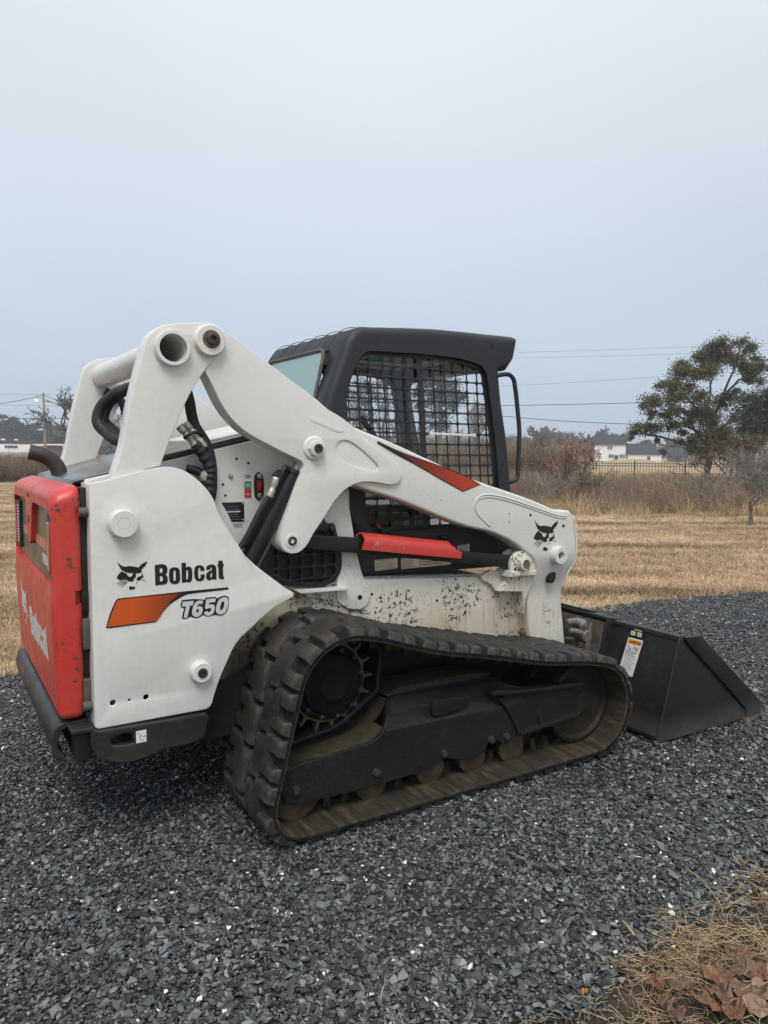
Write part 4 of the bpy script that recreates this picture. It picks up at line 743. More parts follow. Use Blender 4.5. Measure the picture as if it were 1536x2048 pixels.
plate('bumper_bracket', [(-.66, -.69), (-.585, -.69), (-.585, -.59), (-.66, -.59)], .458, .474, BUMPM, bar_, axis='z', bev=.004)
box('bumper_web', -.64, -.585, -.655, .655, .345, .458, DARK, bar_, .004)
# ---- exhaust
V, F = [], []
pth = sm([(-.535, .27, 1.33), (-.548, .275, 1.375), (-.575, .28, 1.41), (-.615, .285, 1.432), (-.662, .29, 1.444)], 6, 179, False)
n = 20; R0 = .035
for i, p in enumerate(pth):
    p = Vector(p); a = Vector(pth[max(0, i-1)]); b = Vector(pth[min(len(pth)-1, i+1)]); q = (b-a).to_track_quat('Z', 'Y')
    for rr in (R0, R0-.004):
        for k in range(n): V.append(p+q @ Vector((rr*math.cos(2*math.pi*k/n), rr*math.sin(2*math.pi*k/n), 0)))
for i in range(len(pth)-1):
    for k in range(n):
        F.append((i*2*n+k, i*2*n+(k+1) % n, (i+1)*2*n+(k+1) % n, (i+1)*2*n+k)); F.append((i*2*n+n+k, (i+1)*2*n+n+k, (i+1)*2*n+n+(k+1) % n, i*2*n+n+(k+1) % n))
i = len(pth)-1
for k in range(n): F.append((i*2*n+k, i*2*n+(k+1) % n, i*2*n+n+(k+1) % n, i*2*n+n+k))
ex = mesh('exhaust_pipe', V, F, EXHM, P); shade(ex.data, 40)

# leaf litter and twigs caught on the frame ledge behind the track
random.seed(15); V, F = [], []
for k in range(80):
    t = random.random(); x = .24+.37*t; z = .835-.105*max(0, t-.2)*1.25+random.gauss(0, .006); p = Vector((x, -.535-random.random()*.022, z))
    d = Vector((random.gauss(.8, .5), random.gauss(0, .15), random.gauss(-.15, .22))).normalized(); L_ = random.uniform(.010, .034); r_ = random.uniform(.0008, .0022); cylv(V, F, p, p+d*L_, r_, r_*.5, 4, False)
tag(mesh('caught_litter', V, F, simple('dark_litter', (.05, .036, .024), .9, 0, .5, 60), frame), kind='stuff')

# ---- cab
co = T['cab_outer']
cpoly = [(.62, .875), (.60, 1.10), (.47, 1.25), (.405, 1.42), (.4513, 1.6735), (.5237, 1.8622), (.5602, 1.9616), (.5926, 2.0048), (.645, 2.024), (.70, 2.027)]+co[7:]+[(1.575, 1.10), (1.59, .95), (1.57, .862)]
def prism(name, poly, hw, m, bev, seg=4):
    me = curve_mesh(name, [sm(poly, 2, 16)], hw, bev, seg); me.transform(Matrix(((1, 0, 0, 0), (0, 0, -1, 0), (0, 1, 0, 0), (0, 0, 0, 1)))); me.materials.clear(); setmat(me, m)
    me.polygons.foreach_set('material_index', [0]*len(me.polygons))
    bm = bmesh.new(); bm.from_mesh(me); bmesh.ops.remove_doubles(bm, verts=bm.verts, dist=.0001); bmesh.ops.recalc_face_normals(bm, faces=bm.faces); bm.to_mesh(me); bm.free()
    return link(bpy.data.objects.new(name, me))
cab = prism('cab', cpoly, .455, CABM, .040, 5); cab.parent = P
boolean(cab, prism('c', inset(sm(cpoly, 2, 16), .042), .405, CABM, .0))
wpoly = [(.605, 1.30), (.60, 1.45), (.556, 1.60), (.555, 1.70), (.572, 1.775), (.605, 1.850), (.640, 1.895), (.685, 1.915), (1.04, 1.922), (1.255, 1.908), (1.330, 1.886), (1.360, 1.845), (1.412, 1.58), (1.452, 1.29), (1.462, 1.12), (1.435, 1.085), (.72, 1.085), (.68, 1.10), (.662, 1.14), (.655, 1.28)]
boolean(cab, plate('c', sm(wpoly, 3, 60), -.7, .7, CABM, None, bev=0))
rwc = plate('c', sm([(-.31, 1.30), (-.335, 1.33), (-.335, 1.89), (-.31, 1.925), (.31, 1.925), (.335, 1.89), (.335, 1.33), (.31, 1.30)], 3, 30), .2, .72, CABM, None, axis='x', bev=0)
boolean(cab, rwc)
boolean(cab, plate('c', sm([(.92, -.24), (1.30, -.24), (1.34, -.2), (1.34, .2), (1.30, .24), (.92, .24), (.88, .2), (.88, -.2)], 3, 30), 1.9, 2.2, CABM, None, axis='z', bev=0))
boolean(cab, plate('c', sm([(-.385, 1.0), (-.385, 1.83), (-.35, 1.885), (.35, 1.885), (.385, 1.83), (.385, 1.0)], 2, 30), 1.28, 1.9, CABM, None, axis='x', bev=0))
shade(cab.data, 32)
# punched side screens
sxs = [.5535+.0667*i for i in range(7)]; sxs = sxs[:7]+[.972+.0015]  # left group ends at the seam
gx = [.495, .560, .627, .694, .768, .828, .894, .959]; gx2 = [.985, 1.049, 1.1155, 1.184, 1.252, 1.3155, 1.366, 1.43, 1.50]
zr = [1.0855+.0516*i for i in range(9)]; zr_hi = [1.550+.0516*i for i in range(9)]
shear = .0
scr_out = inset(sm(wpoly, 3, 60), -.012); scr_in = inset(sm(wpoly, 3, 60), .018)
def lean(c): return [(x+(1.8-z)*.075, z) for x, z in c]
def unlean(c): return [(x-(1.8-z)*.075, z) for x, z in c]
si = unlean(scr_in)
holes = []
zl = [1.085+.0515*i for i in range(18)]
for xs in (gx, gx2):
    for c in cells(si, xs, [z for z in zl], .0080): holes.append(lean(c))
# the solid rail with the clear bar replaces one row in the front half
rail = (1.536, 1.562)
screen = plate('side_screen', scr_out, -.430, -.4265, CABM, cab, holes, bev=.0008, seg=1)
mir(screen, cab)
hb = plate('screen_latch_bar', [(1.022, 1.540), (1.03, 1.535), (1.042, 1.541), (1.286, 1.538), (1.297, 1.532), (1.305, 1.538), (1.305, 1.550), (1.297, 1.555), (1.286, 1.550), (1.042, 1.554), (1.03, 1.560), (1.022, 1.555)], -.445, -.434, WHITEF, cab, bev=.003)
plate('side_glass', inset(sm(wpoly, 3, 60), -.005), -.417, -.413, GLASS, cab, bev=.0005)
plate('side_glass', inset(sm(wpoly, 3, 60), -.005), .413, .417, GLASS, cab, bev=.0005)
# rear window pane and its rubber seal, leaning with the cab back
def backx(z): return .452+(z-1.67)*.235+(0 if z > 1.60 else -.0)
def ring(y0, z0, y1, z1, r, k=6):
    pts = []
    for cy_, cz_, a0 in ((y1-r, z1-r, 0), (y0+r, z1-r, 90), (y0+r, z0+r, 180), (y1-r, z0+r, 270)):
        for i in range(k+1):
            a = math.radians(a0+90*i/k); pts.append((cy_+r*math.cos(a), cz_+r*math.sin(a)))
    return pts
rp = ring(-.325, 1.34, .325, 1.918, .045)
V = [(backx(z)+.004, y, z) for y, z in rp]+[(backx(z)+.010, y, z) for y, z in rp]; n = len(rp)
F = [tuple(range(n)), tuple(range(n, 2*n))[::-1]]+[(i, (i+1) % n, n+(i+1) % n, n+i) for i in range(n)]
mesh('rear_window', V, F, GLASSG, cab)
rp2 = ring(-.331, 1.335, .331, 1.924, .05); tube('window_seal', [(backx(z), y, z) for y, z in rp2]+[(backx(rp2[0][1]), rp2[0][0], rp2[0][1])], .009, SEALM, cab, 8, 0)
for y in (-.35, -.21, -.07, .07, .21, .35):
    tube('roof_rib', [(.502, y, 1.915-.01*(abs(y) > .33)), (.538, y, 1.957), (.572, y, 1.999), (.612, y, 2.023), (.66, y, 2.0305), (.78, y, 2.032)], lambda t: .0018*min(1, 8*t+.1, 8*(1-t)+.1), CABM, cab, 8, 4)
tube('grab_handle', [(1.425, -.448, 1.848), (1.47, -.452, 1.857), (1.506, -.455, 1.857), (1.531, -.456, 1.838), (1.5445, -.456, 1.793), (1.565, -.456, 1.68), (1.580, -.456, 1.57), (1.579, -.456, 1.45), (1.576, -.456, 1.345), (1.562, -.455, 1.318), (1.535, -.45, 1.309), (1.50, -.445, 1.306)], .0115, CABM, cab, 10, 6)
for x, z in ((.742, 1.972), (1.265, 1.952)): lathe_y('screw', x, z, [(-.455, .010), (-.457, .010), (-.457, .006), (-.4555, .005)], BOLTM, cab, 14)
lathe_y('screw', 1.475, 1.40, [(-.452, .007), (-.457, .007)], DARK, cab, 10)
plate('seam_strip', [(1.385, 1.975), (1.393, 1.977), (1.393, 2.004), (1.385, 2.004)], -.457, -.454, DARK, cab, bev=.0004)
# lower side ledge, latches, labels
box('screen_latch', .735, .79, -.475, -.440, 1.082, 1.094, BLACKP, cab, .004)
plate('latch_tab', [(.715, 1.13), (.735, 1.112), (.742, 1.10), (.72, 1.11)], -.462, -.446, REDL, cab, bev=.002)
box('screen_latch', .725, .76, -.47, -.442, 1.062, 1.084, BLACKP, cab, .004)
box('screen_latch', 1.075, 1.135, -.475, -.440, 1.032, 1.050, BLACKP, cab, .004)
def label(pts, lines, par, y=-.4565):
    flat('warning_label', pts, y, PAPER, par)
    (x0, z0), (x1, z1) = (min(p[0] for p in pts), min(p[1] for p in pts)), (max(p[0] for p in pts), max(p[1] for p in pts))
    V, F = [], []
    for k in range(lines):
        z = z1-(z1-z0)*(k+.8)/(lines+.6); w = random.uniform(.55, .92)*(x1-x0-.012); a = x0+.006
        x = a
        while x < a+w:
            l = random.uniform(.004, .013); i = len(V); h = (z1-z0)/(lines*3.1)
            V += [(x, y-.0014, z), (x+l, y-.0014, z), (x+l, y-.0014, z+h), (x, y-.0014, z+h)]; F.append((i, i+1, i+2, i+3)); x += l+.003
    mesh('label_print', V, F, INK, par)
label([(.709, .954), (.834, .956), (.835, .907), (.711, .903)], 6, cab)
label([(.855, .9525), (.962, .9475), (.962, .902), (.857, .901)], 6, cab); label([(.966, .947), (1.15, .914), (1.149, .903), (.966, .902)], 3, cab)
label([(1.19, .996), (1.264, .999), (1.265, .962), (1.19, .962)], 3, cab)
# cab interior: seat, liner, levers, floor
seat = empty('operator_seat'); seat.parent = P
bm = bmesh.new(); bx(bm, .72, 1.12, -.24, .24, 1.06, 1.16, .035); bmobj('seat_cushion', bm, CLOTH, seat, 40)
sb = plate('backrest', sm([(.66, 1.10), (.62, 1.40), (.645, 1.62), (.68, 1.65), (.715, 1.62), (.73, 1.42), (.79, 1.14)], 4, 70), -.20, .20, CLOTH, seat, bev=.04, seg=4)
plate('roof_liner', [(.60, -.40), (1.42, -.40), (1.42, .40), (.60, .40)], 1.945, 1.965, LINER, cab, [[(.92, -.24), (1.34, -.24), (1.34, .24), (.92, .24)]], axis='z', bev=.003)
plate('roof_window', [(.86, -.26), (1.36, -.26), (1.36, .26), (.86, .26)], 1.972, 1.976, GLASSG, cab, axis='z', bev=.0005)
box('cab_floor', .66, 1.5, -.41, .41, .90, .93, DARK, cab, .004)
for s in (-1, 1):
    tube('control_lever', [(1.02, s*.30, .95), (1.03, s*.30, 1.15), (1.06, s*.30, 1.28)], .014, BLACKP, cab, 8)
    box('armrest', .72, 1.05, s*.27, s*.33, 1.16, 1.20, CLOTH, cab, .012)
tube('lap_bar', [(.72, -.30, 1.62), (.90, -.31, 1.40), (1.02, -.32, 1.22), (1.06, -.28, 1.15), (1.06, .28, 1.15), (1.02, .32, 1.22), (.90, .31, 1.40), (.72, .30, 1.62)], .014, CLOTH, cab, 8)
box('side_console', .68, 1.30, .33, .40, .93, 1.17, LINER, cab, .006); plate('warning_label', [(.86, 1.10), (.90, 1.06), (1.02, 1.06), (1.05, 1.095), (1.02, 1.13), (.9, 1.13)], .326, .329, PAPER, cab, bev=0)
# ---- tracks
SPR = (.300, .527, .212); IDL = (1.640, .240, .203); ROL = (.100, .140, .112)
def belt_path(step=.0215):
    cs = [SPR, ROL, IDL]; pts = []
    def tang(a, b):          # outer tangent of two circles, loop runs anticlockwise in (x, z)
        d = Vector((b[0]-a[0], b[1]-a[1])); L = d.length; ang = math.atan2(d.y, d.x); k = math.acos((a[2]-b[2])/L); t = ang-k
        return t
    order = [SPR, ROL, IDL]
    tans = [tang(order[i], order[(i+1) % 3]) for i in range(3)]
    for i, c in enumerate(order):
        t0 = tans[i-1]; t1 = tans[i]
        while t1 < t0: t1 += 2*math.pi
        m = max(6, int((t1-t0)*c[2]/.01))
        for j in range(m+1):
            t = t0+(t1-t0)*j/m; pts.append(Vector((c[0]+c[2]*math.cos(t), c[1]+c[2]*math.sin(t))))
    pts.append(pts[0].copy())
    S = [0]
    for a, b in zip(pts[:-1], pts[1:]): S.append(S[-1]+(b-a).length)
    return pts, S
BP, BS_ = belt_path(); BL = BS_[-1]
xs_ = np.array([p.x for p in BP]); zs_ = np.array([p.y for p in BP]); ss_ = np.array(BS_)
def bpt(s):
    s = s % BL; x = float(np.interp(s, ss_, xs_)); z = float(np.interp(s, ss_, zs_))
    e = .012; sa, sb2 = (s-e) % BL, (s+e) % BL
    tx = float(np.interp(sb2, ss_, xs_)-np.interp(sa, ss_, xs_)); tz = float(np.interp(sb2, ss_, zs_)-np.interp(sa, ss_, zs_))
    l = math.hypot(tx, tz); nx, nz_ = tz/l, -tx/l        # outward for an anticlockwise loop
    # slack of the top run
    t = (x-.42)/(1.55-.42)
    if 0 < t < 1 and z > .40: z -= .034*4*t*(1-t)*(.8+.2*math.sin(t*9))
    return x, z, nx, nz_
TH = .023; YO, YI = -.99, -.54
def build_track(P):
    nS = 150; V, F, MI = [], [], []
    sec = [(YO+.004, 0), (YO, .008), (YO, TH-.003), (YO+.005, TH), (YI-.005, TH), (YI, TH-.003), (YI, .008), (YI-.004, 0)]
    k = len(sec)
    for i in range(nS):
        x, z, nx, nz_ = bpt(BL*i/nS)
        for y, h in sec: V.append((x+nx*h, y, z+nz_*h))
    for i in range(nS):
        j = (i+1) % nS
        for a in range(k):
            b = (a+1) % k; F.append((i*k+a, i*k+b, j*k+b, j*k+a)); MI.append(1 if a in (7, 0) else 0)
    t = mesh('rubber_track', V, F, [CARC, BELT], P, mi=MI); shade(t.data, 40)
    # tread blocks, two columns, each block its own piece bent round the belt
    npair = round(BL/.172); L = BL/npair; f = L/.172
    ss = [0, .030, .066, .104, .131, .158, .186]; ys = [0, .018, .072, .112, .134, .215]
    on = {}
    for r in range(5):
        for c in range(6):
            s0, s1 = ss[c], ss[c+1]
            if r < 2: ok = c in (0, 1, 3, 4)
            elif r == 2: ok = c <= 4
            elif r == 3: ok = True
            else: ok = c >= 1
            on[r, c] = ok
    H = .029
    def block(s_off, flip):
        vid = {}; V, F = [], []
        def vert(r, c, top):
            key = (r, c, top)
            if key in vid: return vid[key]
            s = ss[c]; y = ys[r]
            if top:
                nb = [(rr, cc) for rr in (r-1, r) for cc in (c-1, c) if on.get((rr, cc))]
                if len(nb) < 4 and nb:
                    mr_ = sum(ys[a]+ys[a+1] for a, b in nb)/2/len(nb); mc = sum(ss[b]+ss[b+1] for a, b in nb)/2/len(nb)
                    dv = Vector((mc-s, mr_-y)); 
                    if dv.length > 0: dv = dv.normalized()*.0065
                    s += dv.x; y += dv.y
                s += random.uniform(-.0012, .0012)
            h = TH+(H+random.uniform(-.0025, .0015) if top else -.002)
            if top and r == 0: h -= .005
            x, z, nx, nz_ = bpt(s_off+s*f)
            yy = (YO-.003+y) if not flip else (YI+.003-y)
            V.append((x+nx*h, yy, z+nz_*h)); vid[key] = len(V)-1; return vid[key]
        for (r, c), ok in on.items():
            if not ok: continue
            q = [(r, c), (r, c+1), (r+1, c+1), (r+1, c)]
            F.append([vert(a, b, 1) for a, b in q])
            for (dr, dc), (i0, i1) in (((-1, 0), (0, 1)), ((0, 1), (1, 2)), ((1, 0), (2, 3)), ((0, -1), (3, 0))):
                if not on.get((r+dr, c+dc)):
                    a, b = q[i0], q[i1]; F.append([vert(*b, 1), vert(*a, 1), vert(*a, 0), vert(*b, 0)])
        bm = bmesh.new(); me = bpy.data.meshes.new('t'); me.from_pydata(V, [], F); bm.from_mesh(me); bpy.data.meshes.remove(me)
        bmesh.ops.recalc_face_normals(bm, faces=bm.faces)
        c = sum((Vector(v) for v in V), Vector())/len(V)
        es = [e for e in bm.edges if len(e.link_faces) == 2 and e.calc_face_angle(0) > .7]
        bmesh.ops.bevel(bm, geom=es, offset=.003, segments=1, affect='EDGES')
        bmobj('tread_block', bm, RUBBER, t, 40)
    for i in range(npair):
        block(i*L, False); block((i+.5)*L, True)
    # guide lugs inside the belt: one joined part
    V, F = [], []
    for i in range(npair*2):
        x0, z0, n0, m0 = bpt(i*L/2); x1, z1, n1, m1 = bpt(i*L/2+.035)
        for yc in (-.80, -.73):
            i0 = len(V)
            for (x, z, a, b, d) in ((x0, z0, n0, m0, .006), (x1, z1, n1, m1, -.006)):
                tx, tz = -b, a
                V += [(x+tx*0, yc-.018, z), (x, yc+.018, z), (x-a*.045-tx*-d, yc+.010, z-b*.045-tz*-d), (x-a*.045-tx*-d, yc-.010, z-b*.045-tz*-d)]
            F += [(i0, i0+1, i0+2, i0+3), (i0+4, i0+7, i0+6, i0+5), (i0, i0+4, i0+5, i0+1), (i0+1, i0+5, i0+6, i0+2), (i0+2, i0+6, i0+7, i0+3), (i0+3, i0+7, i0+4, i0)]
    g = mesh('guide_lugs', V, F, BELT, t); tag(g, kind='stuff')
    return t
def copy_tree(o, parent):
    c = o.copy(); COL.objects.link(c); c.parent = parent
    for ch in o.children: copy_tree(ch, c)
    return c
TRK = build_track(P)
T2 = copy_tree(TRK, P); T2.location.y = .99+.54
# ---- track frame, sprocket, idler, rollers
def undercarriage(P):
    side = [(.045, .155), (.045, .245), (.12, .262), (.43, .285), (.475, .30), (.50, .335), (.555, .405), (.60, .425), (1.10, .415), (1.24, .385), (1.60, .345), (1.61, .33), (1.595, .20), (1.58, .185), (1.20, .155), (1.16, .135), (1.13, .135), (1.11, .16), (1.05, .165), (1.03, .12), (.92, .105), (.86, .125), (.82, .14), (.76, .13), (.72, .105), (.52, .10), (.46, .10), (.40, .095), (.10, .105), (.06, .12)]
    f = plate('track_frame', sm(side, 2, 22), -.895, -.875, DUSTBLK, P, bev=.006, seg=3)
    bm = bmesh.new(); bm.from_mesh(f.data)
    for z_ in (.315,): bmesh.ops.bisect_plane(bm, geom=bm.verts[:]+bm.edges[:]+bm.faces[:], plane_co=(0, 0, z_), plane_no=(0, 0, 1), dist=1e-5)
    for x_ in (.50, .56, 1.16, 1.24): bmesh.ops.bisect_plane(bm, geom=bm.verts[:]+bm.edges[:]+bm.faces[:], plane_co=(x_, 0, 0), plane_no=(1, 0, 0), dist=1e-5)
    for v in bm.verts: v.co.y += max(0, v.co.z-.315)*.85*max(0, min(1, (v.co.x-.50)/.06, (1.24-v.co.x)/.08))
    bm.to_mesh(f.data); bm.free(); shade(f.data, 22)
    plate('frame_box', [(.56, .20), (.56, .405), (.62, .432), (.70, .438), (1.10, .432), (1.20, .41), (1.25, .37), (1.25, .20)], -.800, -.62, DUSTBLK, f, bev=.03, seg=4)
    plate('mud_cake', sm([(.57, .425), (.62, .445), (.75, .452), (.9, .456), (1.05, .452), (1.15, .44), (1.10, .425), (.60, .420)], 3), -.79, -.62, MUD, f, bev=.004)
    plate('rear_shelf', [(.05, .235), (.05, .252), (.43, .292), (.495, .335), (.50, .325), (.44, .278)], -.885, -.60, MUD, f, bev=.003)
    plate('rear_shelf', [(.49, .330), (.52, .36), (.565, .415), (.575, .405), (.53, .345), (.495, .318)], -.80, -.60, MUD, f, bev=.003)
    plate('sprocket_guard', [(.10, .30), (.30, .325), (.365, .345), (.53, .455), (.545, .62), (.50, .70), (.487, .70), (.53, .62), (.515, .465), (.36, .358), (.30, .337), (.10, .312)], -.80, -.60, DUSTBLK, f, bev=.002)
    plate('nose_beam', [(1.24, .345), (1.60, .345), (1.60, .20), (1.24, .17)], -.878, -.66, DUSTBLK, f, bev=.006)
    plate('nose_rail', sm([(1.06, .405), (1.2, .385), (1.60, .362), (1.61, .35), (1.6, .34), (1.2, .368), (1.05, .385)], 2), -.925, -.87, DUSTBLK, f, bev=.004)
    plate('nose_rail', [(1.22, .165), (1.59, .195), (1.60, .21), (1.22, .185)], -.92, -.87, DUSTBLK, f, bev=.004)
    plate('web', [(1.345, .18), (1.36, .18), (1.36, .37), (1.345, .37)], -.915, -.87, DUSTBLK, f, bev=.002)
    tube('brace', [(1.10, -.90, .36), (1.15, -.902, .30), (1.21, -.904, .20), (1.22, -.904, .165)], .008, DUSTBLK, f, 8)
    plate('access_cover', sm([(.735, .37), (.74, .345), (.765, .335), (.90, .345), (.93, .36), (.935, .385), (.93, .40), (.75, .405), (.735, .395)], 3, 80), -.899, -.885, DUSTBLK, f, bev=.002)
    for v in f.children[-1].data.vertices: v.co.y += max(0, v.co.z-.315)*.85
    for x, z in ((.10, .165), (.46, .155), (.80, .165), (1.06, .175), (1.15, .172)):
        lathe_y('bolt', x, z, [(-.89, .017), (-.898, .017), (-.899, .0145), (-.912, .0145), (-.913, .010)], BOLTM, f, 8)
    for x in (.46, .755, .985, 1.215):
        lathe_y('track_roller', x, .098, [(-.60, .03), (-.62, .072), (-.69, .072), (-.70, .045), (-.83, .045), (-.84, .073), (-.862, .073), (-.864, .058), (-.868, .03)], WHEELM, f, 24)
    lathe_y('track_roller', .12, .14, [(-.60, .03), (-.62, .112), (-.69, .112), (-.70, .06), (-.83, .06), (-.84, .112), (-.862, .112), (-.866, .09), (-.87, .04)], WHEELM, f, 28)
    lathe_y('idler_wheel', IDL[0], IDL[1], [(-.63, .05), (-.64, .195), (-.69, .20), (-.70, .175), (-.83, .175), (-.84, .20), (-.872, .195), (-.876, .178), (-.86, .165), (-.858, .06), (-.88, .05), (-.88, .03)], IDLM, f, 40)
    lathe_y('sprocket_hub', SPR[0], SPR[1], [(-.55, .155), (-.79, .155), (-.80, .150), (-.805, .135), (-.80, .128), (-.82, .12), (-.835, .07), (-.845, .06), (-.846, .01)], HUBM, f, 40)
    for k in range(12):
        a = k*math.pi/6+.2; lathe_y('hub_bolt', SPR[0]+.138*math.cos(a), SPR[1]+.138*math.sin(a), [(-.80, .009), (-.816, .009), (-.817, .005)], BOLTM, f, 6)
    nt_ = 17; teeth = []
    for k in range(nt_):
        a = 2*math.pi*k/nt_
        for da, r in ((-.11, .166), (-.045, .170), (-.028, .200), (-.018, .206), (.018, .206), (.028, .200), (.045, .170), (.11, .166)): teeth.append((SPR[0]+r*math.cos(a+da), SPR[1]+r*math.sin(a+da)))
    plate('sprocket', teeth, -.785, -.745, SPRM, f, [circ(SPR[0], SPR[1], .15, 36)], bev=.003)
    return f
UC = undercarriage(P); UC2 = copy_tree(UC, P); UC2.location.y = .99+.54
# ---- bucket
BUCK = empty('bucket'); BUCK.parent = P
def bback(z): return 2.045+z*.2785
sidep = [(2.045, .004), (2.1917, .5265), (2.235, .523), (2.92, .02), (2.92, .0), (2.6, -.006), (2.06, -.002)]
for s in (-1, 1):
    y0, y1 = (-1.015, -1.003) if s < 0 else (1.003, 1.015)
    plate('side_plate', sidep, y0, y1, BUCKM, BUCK, bev=.003)
    yb0, yb1 = (-1.029, -.999) if s < 0 else (.999, 1.029)
    plate('side_cutter', [(2.2275, .5255), (2.3485, .520), (2.921, .068), (2.918, -.002), (2.782, -.006), (2.778, .053), (2.4825, .298), (2.235, .4985)], yb0, yb1, BUCKM, BUCK, bev=.003)
for s in (-1, 1): tube('weld_bead', [(2.047+.1465*t, s*1.0145, .012+.514*t) for t in (0, .25, .5, .75, 1)], .0022, BOLTM, BUCK, 6, 3)
shell = [(2.1917, .5265), (2.05, .03), (2.06, .008), (2.09, .0), (2.92, -.004), (2.92, .010), (2.10, .014), (2.075, .022), (2.066, .036), (2.205, .5265)]
plate('bucket_shell', shell, -1.003, 1.003, BUCKM, BUCK, bev=.002)
plate('cutting_edge', [(2.76, -.014), (2.955, -.022), (2.955, -.012), (2.92, .004), (2.76, .004)], -1.03, 1.03, RUST, BUCK, bev=.002)
plate('top_flange', [(2.125, .545), (2.25, .522), (2.252, .532), (2.128, .557)], -.585, .585, BUCKM, BUCK, bev=.003)
plate('top_doubler', [(2.165, .551), (2.235, .538), (2.236, .547), (2.167, .561)], -.42, .42, BUCKM, BUCK, bev=.003)
plate('top_bar', [(2.18, .515), (2.235, .512), (2.235, .53), (2.185, .533)], -1.01, 1.01, BUCKM, BUCK, bev=.006)
for s in (-1, 1): plate('back_gusset', [(2.02, .06), (2.045, .04), (2.19, .53), (2.135, .55)], s*.590 if s < 0 else .578, s*.578 if s < 0 else .590, BUCKM, BUCK, bev=.004)
plate('mount_frame', [(2.03, .06), (2.05, .05), (2.175, .50), (2.12, .53)], -.575, .575, GRIMEM, BUCK, bev=.006)
for s in (-1, 1): plate('mount_rib', [(1.985, .08), (2.03, .07), (2.125, .50), (2.09, .52)], s*.515 if s < 0 else .475, s*.475 if s < 0 else .515, RUST, BUCK, bev=.012)
def onback(y, z, e=.0015): return (bback(z)-e-.006, y, z)
def quad(name, pts, m, e, par): 
    V = [onback(y, z, e) for y, z in pts]; return mesh(name, V, [tuple(range(len(V)))], m, par)
def wl(u, v):  # label frame: u 0..1 across (left to right seen from behind), v 0..1 up
    return (-.712+(-.0975)*u+.021*(1-v)*.9-.0, .272+(.4665-.272)*v)
LBL = 'warning_label'
quad(LBL, [wl(0, 0), wl(1, 0), wl(1, 1), wl(0, 1)], PAPERW, .001, BUCK)
quad('label_band', [wl(.06, .84), wl(.94, .84), wl(.94, .97), wl(.06, .97)], ORANGEL, .0022, BUCK)
for a, b, c, d in ((.05, .655, .95, .662), (.05, .02, .055, .97), (.945, .02, .95, .97), (.49, .66, .505, .83), (.05, .02, .95, .026)): quad('label_line', [wl(a, b), wl(c, b), wl(c, d), wl(a, d)], INK, .0026, BUCK)
random.seed(5)
V, F = [], []
def stroke(pts, w):
    for (u0, v0), (u1, v1) in zip(pts[:-1], pts[1:]):
        d = Vector((u1-u0, (v1-v0)*2)); 
        if d.length == 0: continue
        nn = Vector((-d.y, d.x)).normalized()*w; i = len(V)
        for (u, v, k) in ((u0, v0, 1), (u1, v1, 1), (u1, v1, -1), (u0, v0, -1)): V.append(onback(*wl(u+nn.x*k, v+nn.y*k/2), .0030))
        F.append((i, i+1, i+2, i+3))
GL = {'W': [[(0, 1), (.25, 0), (.5, .7), (.75, 0), (1, 1)]], 'A': [[(0, 0), (.5, 1), (1, 0)], [(.2, .35), (.8, .35)]], 'R': [[(0, 0), (0, 1), (.9, 1), (.9, .5), (0, .5), (.9, 0)]], 'N': [[(0, 0), (0, 1), (1, 0), (1, 1)]], 'I': [[(.5, 0), (.5, 1)]], 'G': [[(1, .8), (.8, 1), (.2, 1), (0, .7), (0, .3), (.2, 0), (1, 0), (1, .45), (.6, .45)]]}
for i, ch in enumerate('WARNING'):
    for st_ in GL[ch]: stroke([(.27+i*.092+a*.068, .875+b*.06) for a, b in st_], .011)
stroke([(.14, .875), (.19, .935), (.24, .875), (.14, .875)], .008)
stroke([(.12, .80), (.2, .76), (.3, .74), (.36, .70), (.42, .68)], .018); stroke([(.15, .70), (.28, .68), (.40, .735)], .012)
stroke([(.56, .77), (.66, .80), (.72, .75), (.62, .73), (.56, .77)], .014); stroke([(.70, .74), (.78, .70), (.86, .73), (.78, .78), (.86, .80)], .016); stroke([(.74, .70), (.70, .67)], .014)
v = .625
for k in range(13):
    u = .12 if k < 3 else .18; h = .016 if k < 3 else .009
    end = random.uniform(.7, .92)
    if k in (3, 6, 9): stroke([(.10, v), (.12, v)], h*.7)
    while u < end:
        l = random.uniform(.04, .13); stroke([(u, v), (min(u+l, end), v)], h); u += l+.03
    v -= .048 if k < 3 else .043
mesh('label_print', V, F, INK, BUCK)
quad('info_label', [(-.716, .477), (-.807, .474), (-.800, .5185), (-.716, .5195)], BLACKP, .001, BUCK)
for a, b in ((-.722, -.752), (-.764, -.792)): quad('info_panel', [(a, .482), (b, .481), (b, .502), (a, .503)], PAPERW, .0022, BUCK)
quad('info_heading', [(-.74, .509), (-.79, .5085), (-.79, .5145), (-.74, .515)], ORANGEL, .0022, BUCK)
for k in range(3):
    for a, b in ((-.725, -.749), (-.767, -.789)): quad('label_print', [(a, .4865+k*.005), (b, .4860+k*.005), (b, .488+k*.005), (a, .4885+k*.005)], GREYL, .003, BUCK)
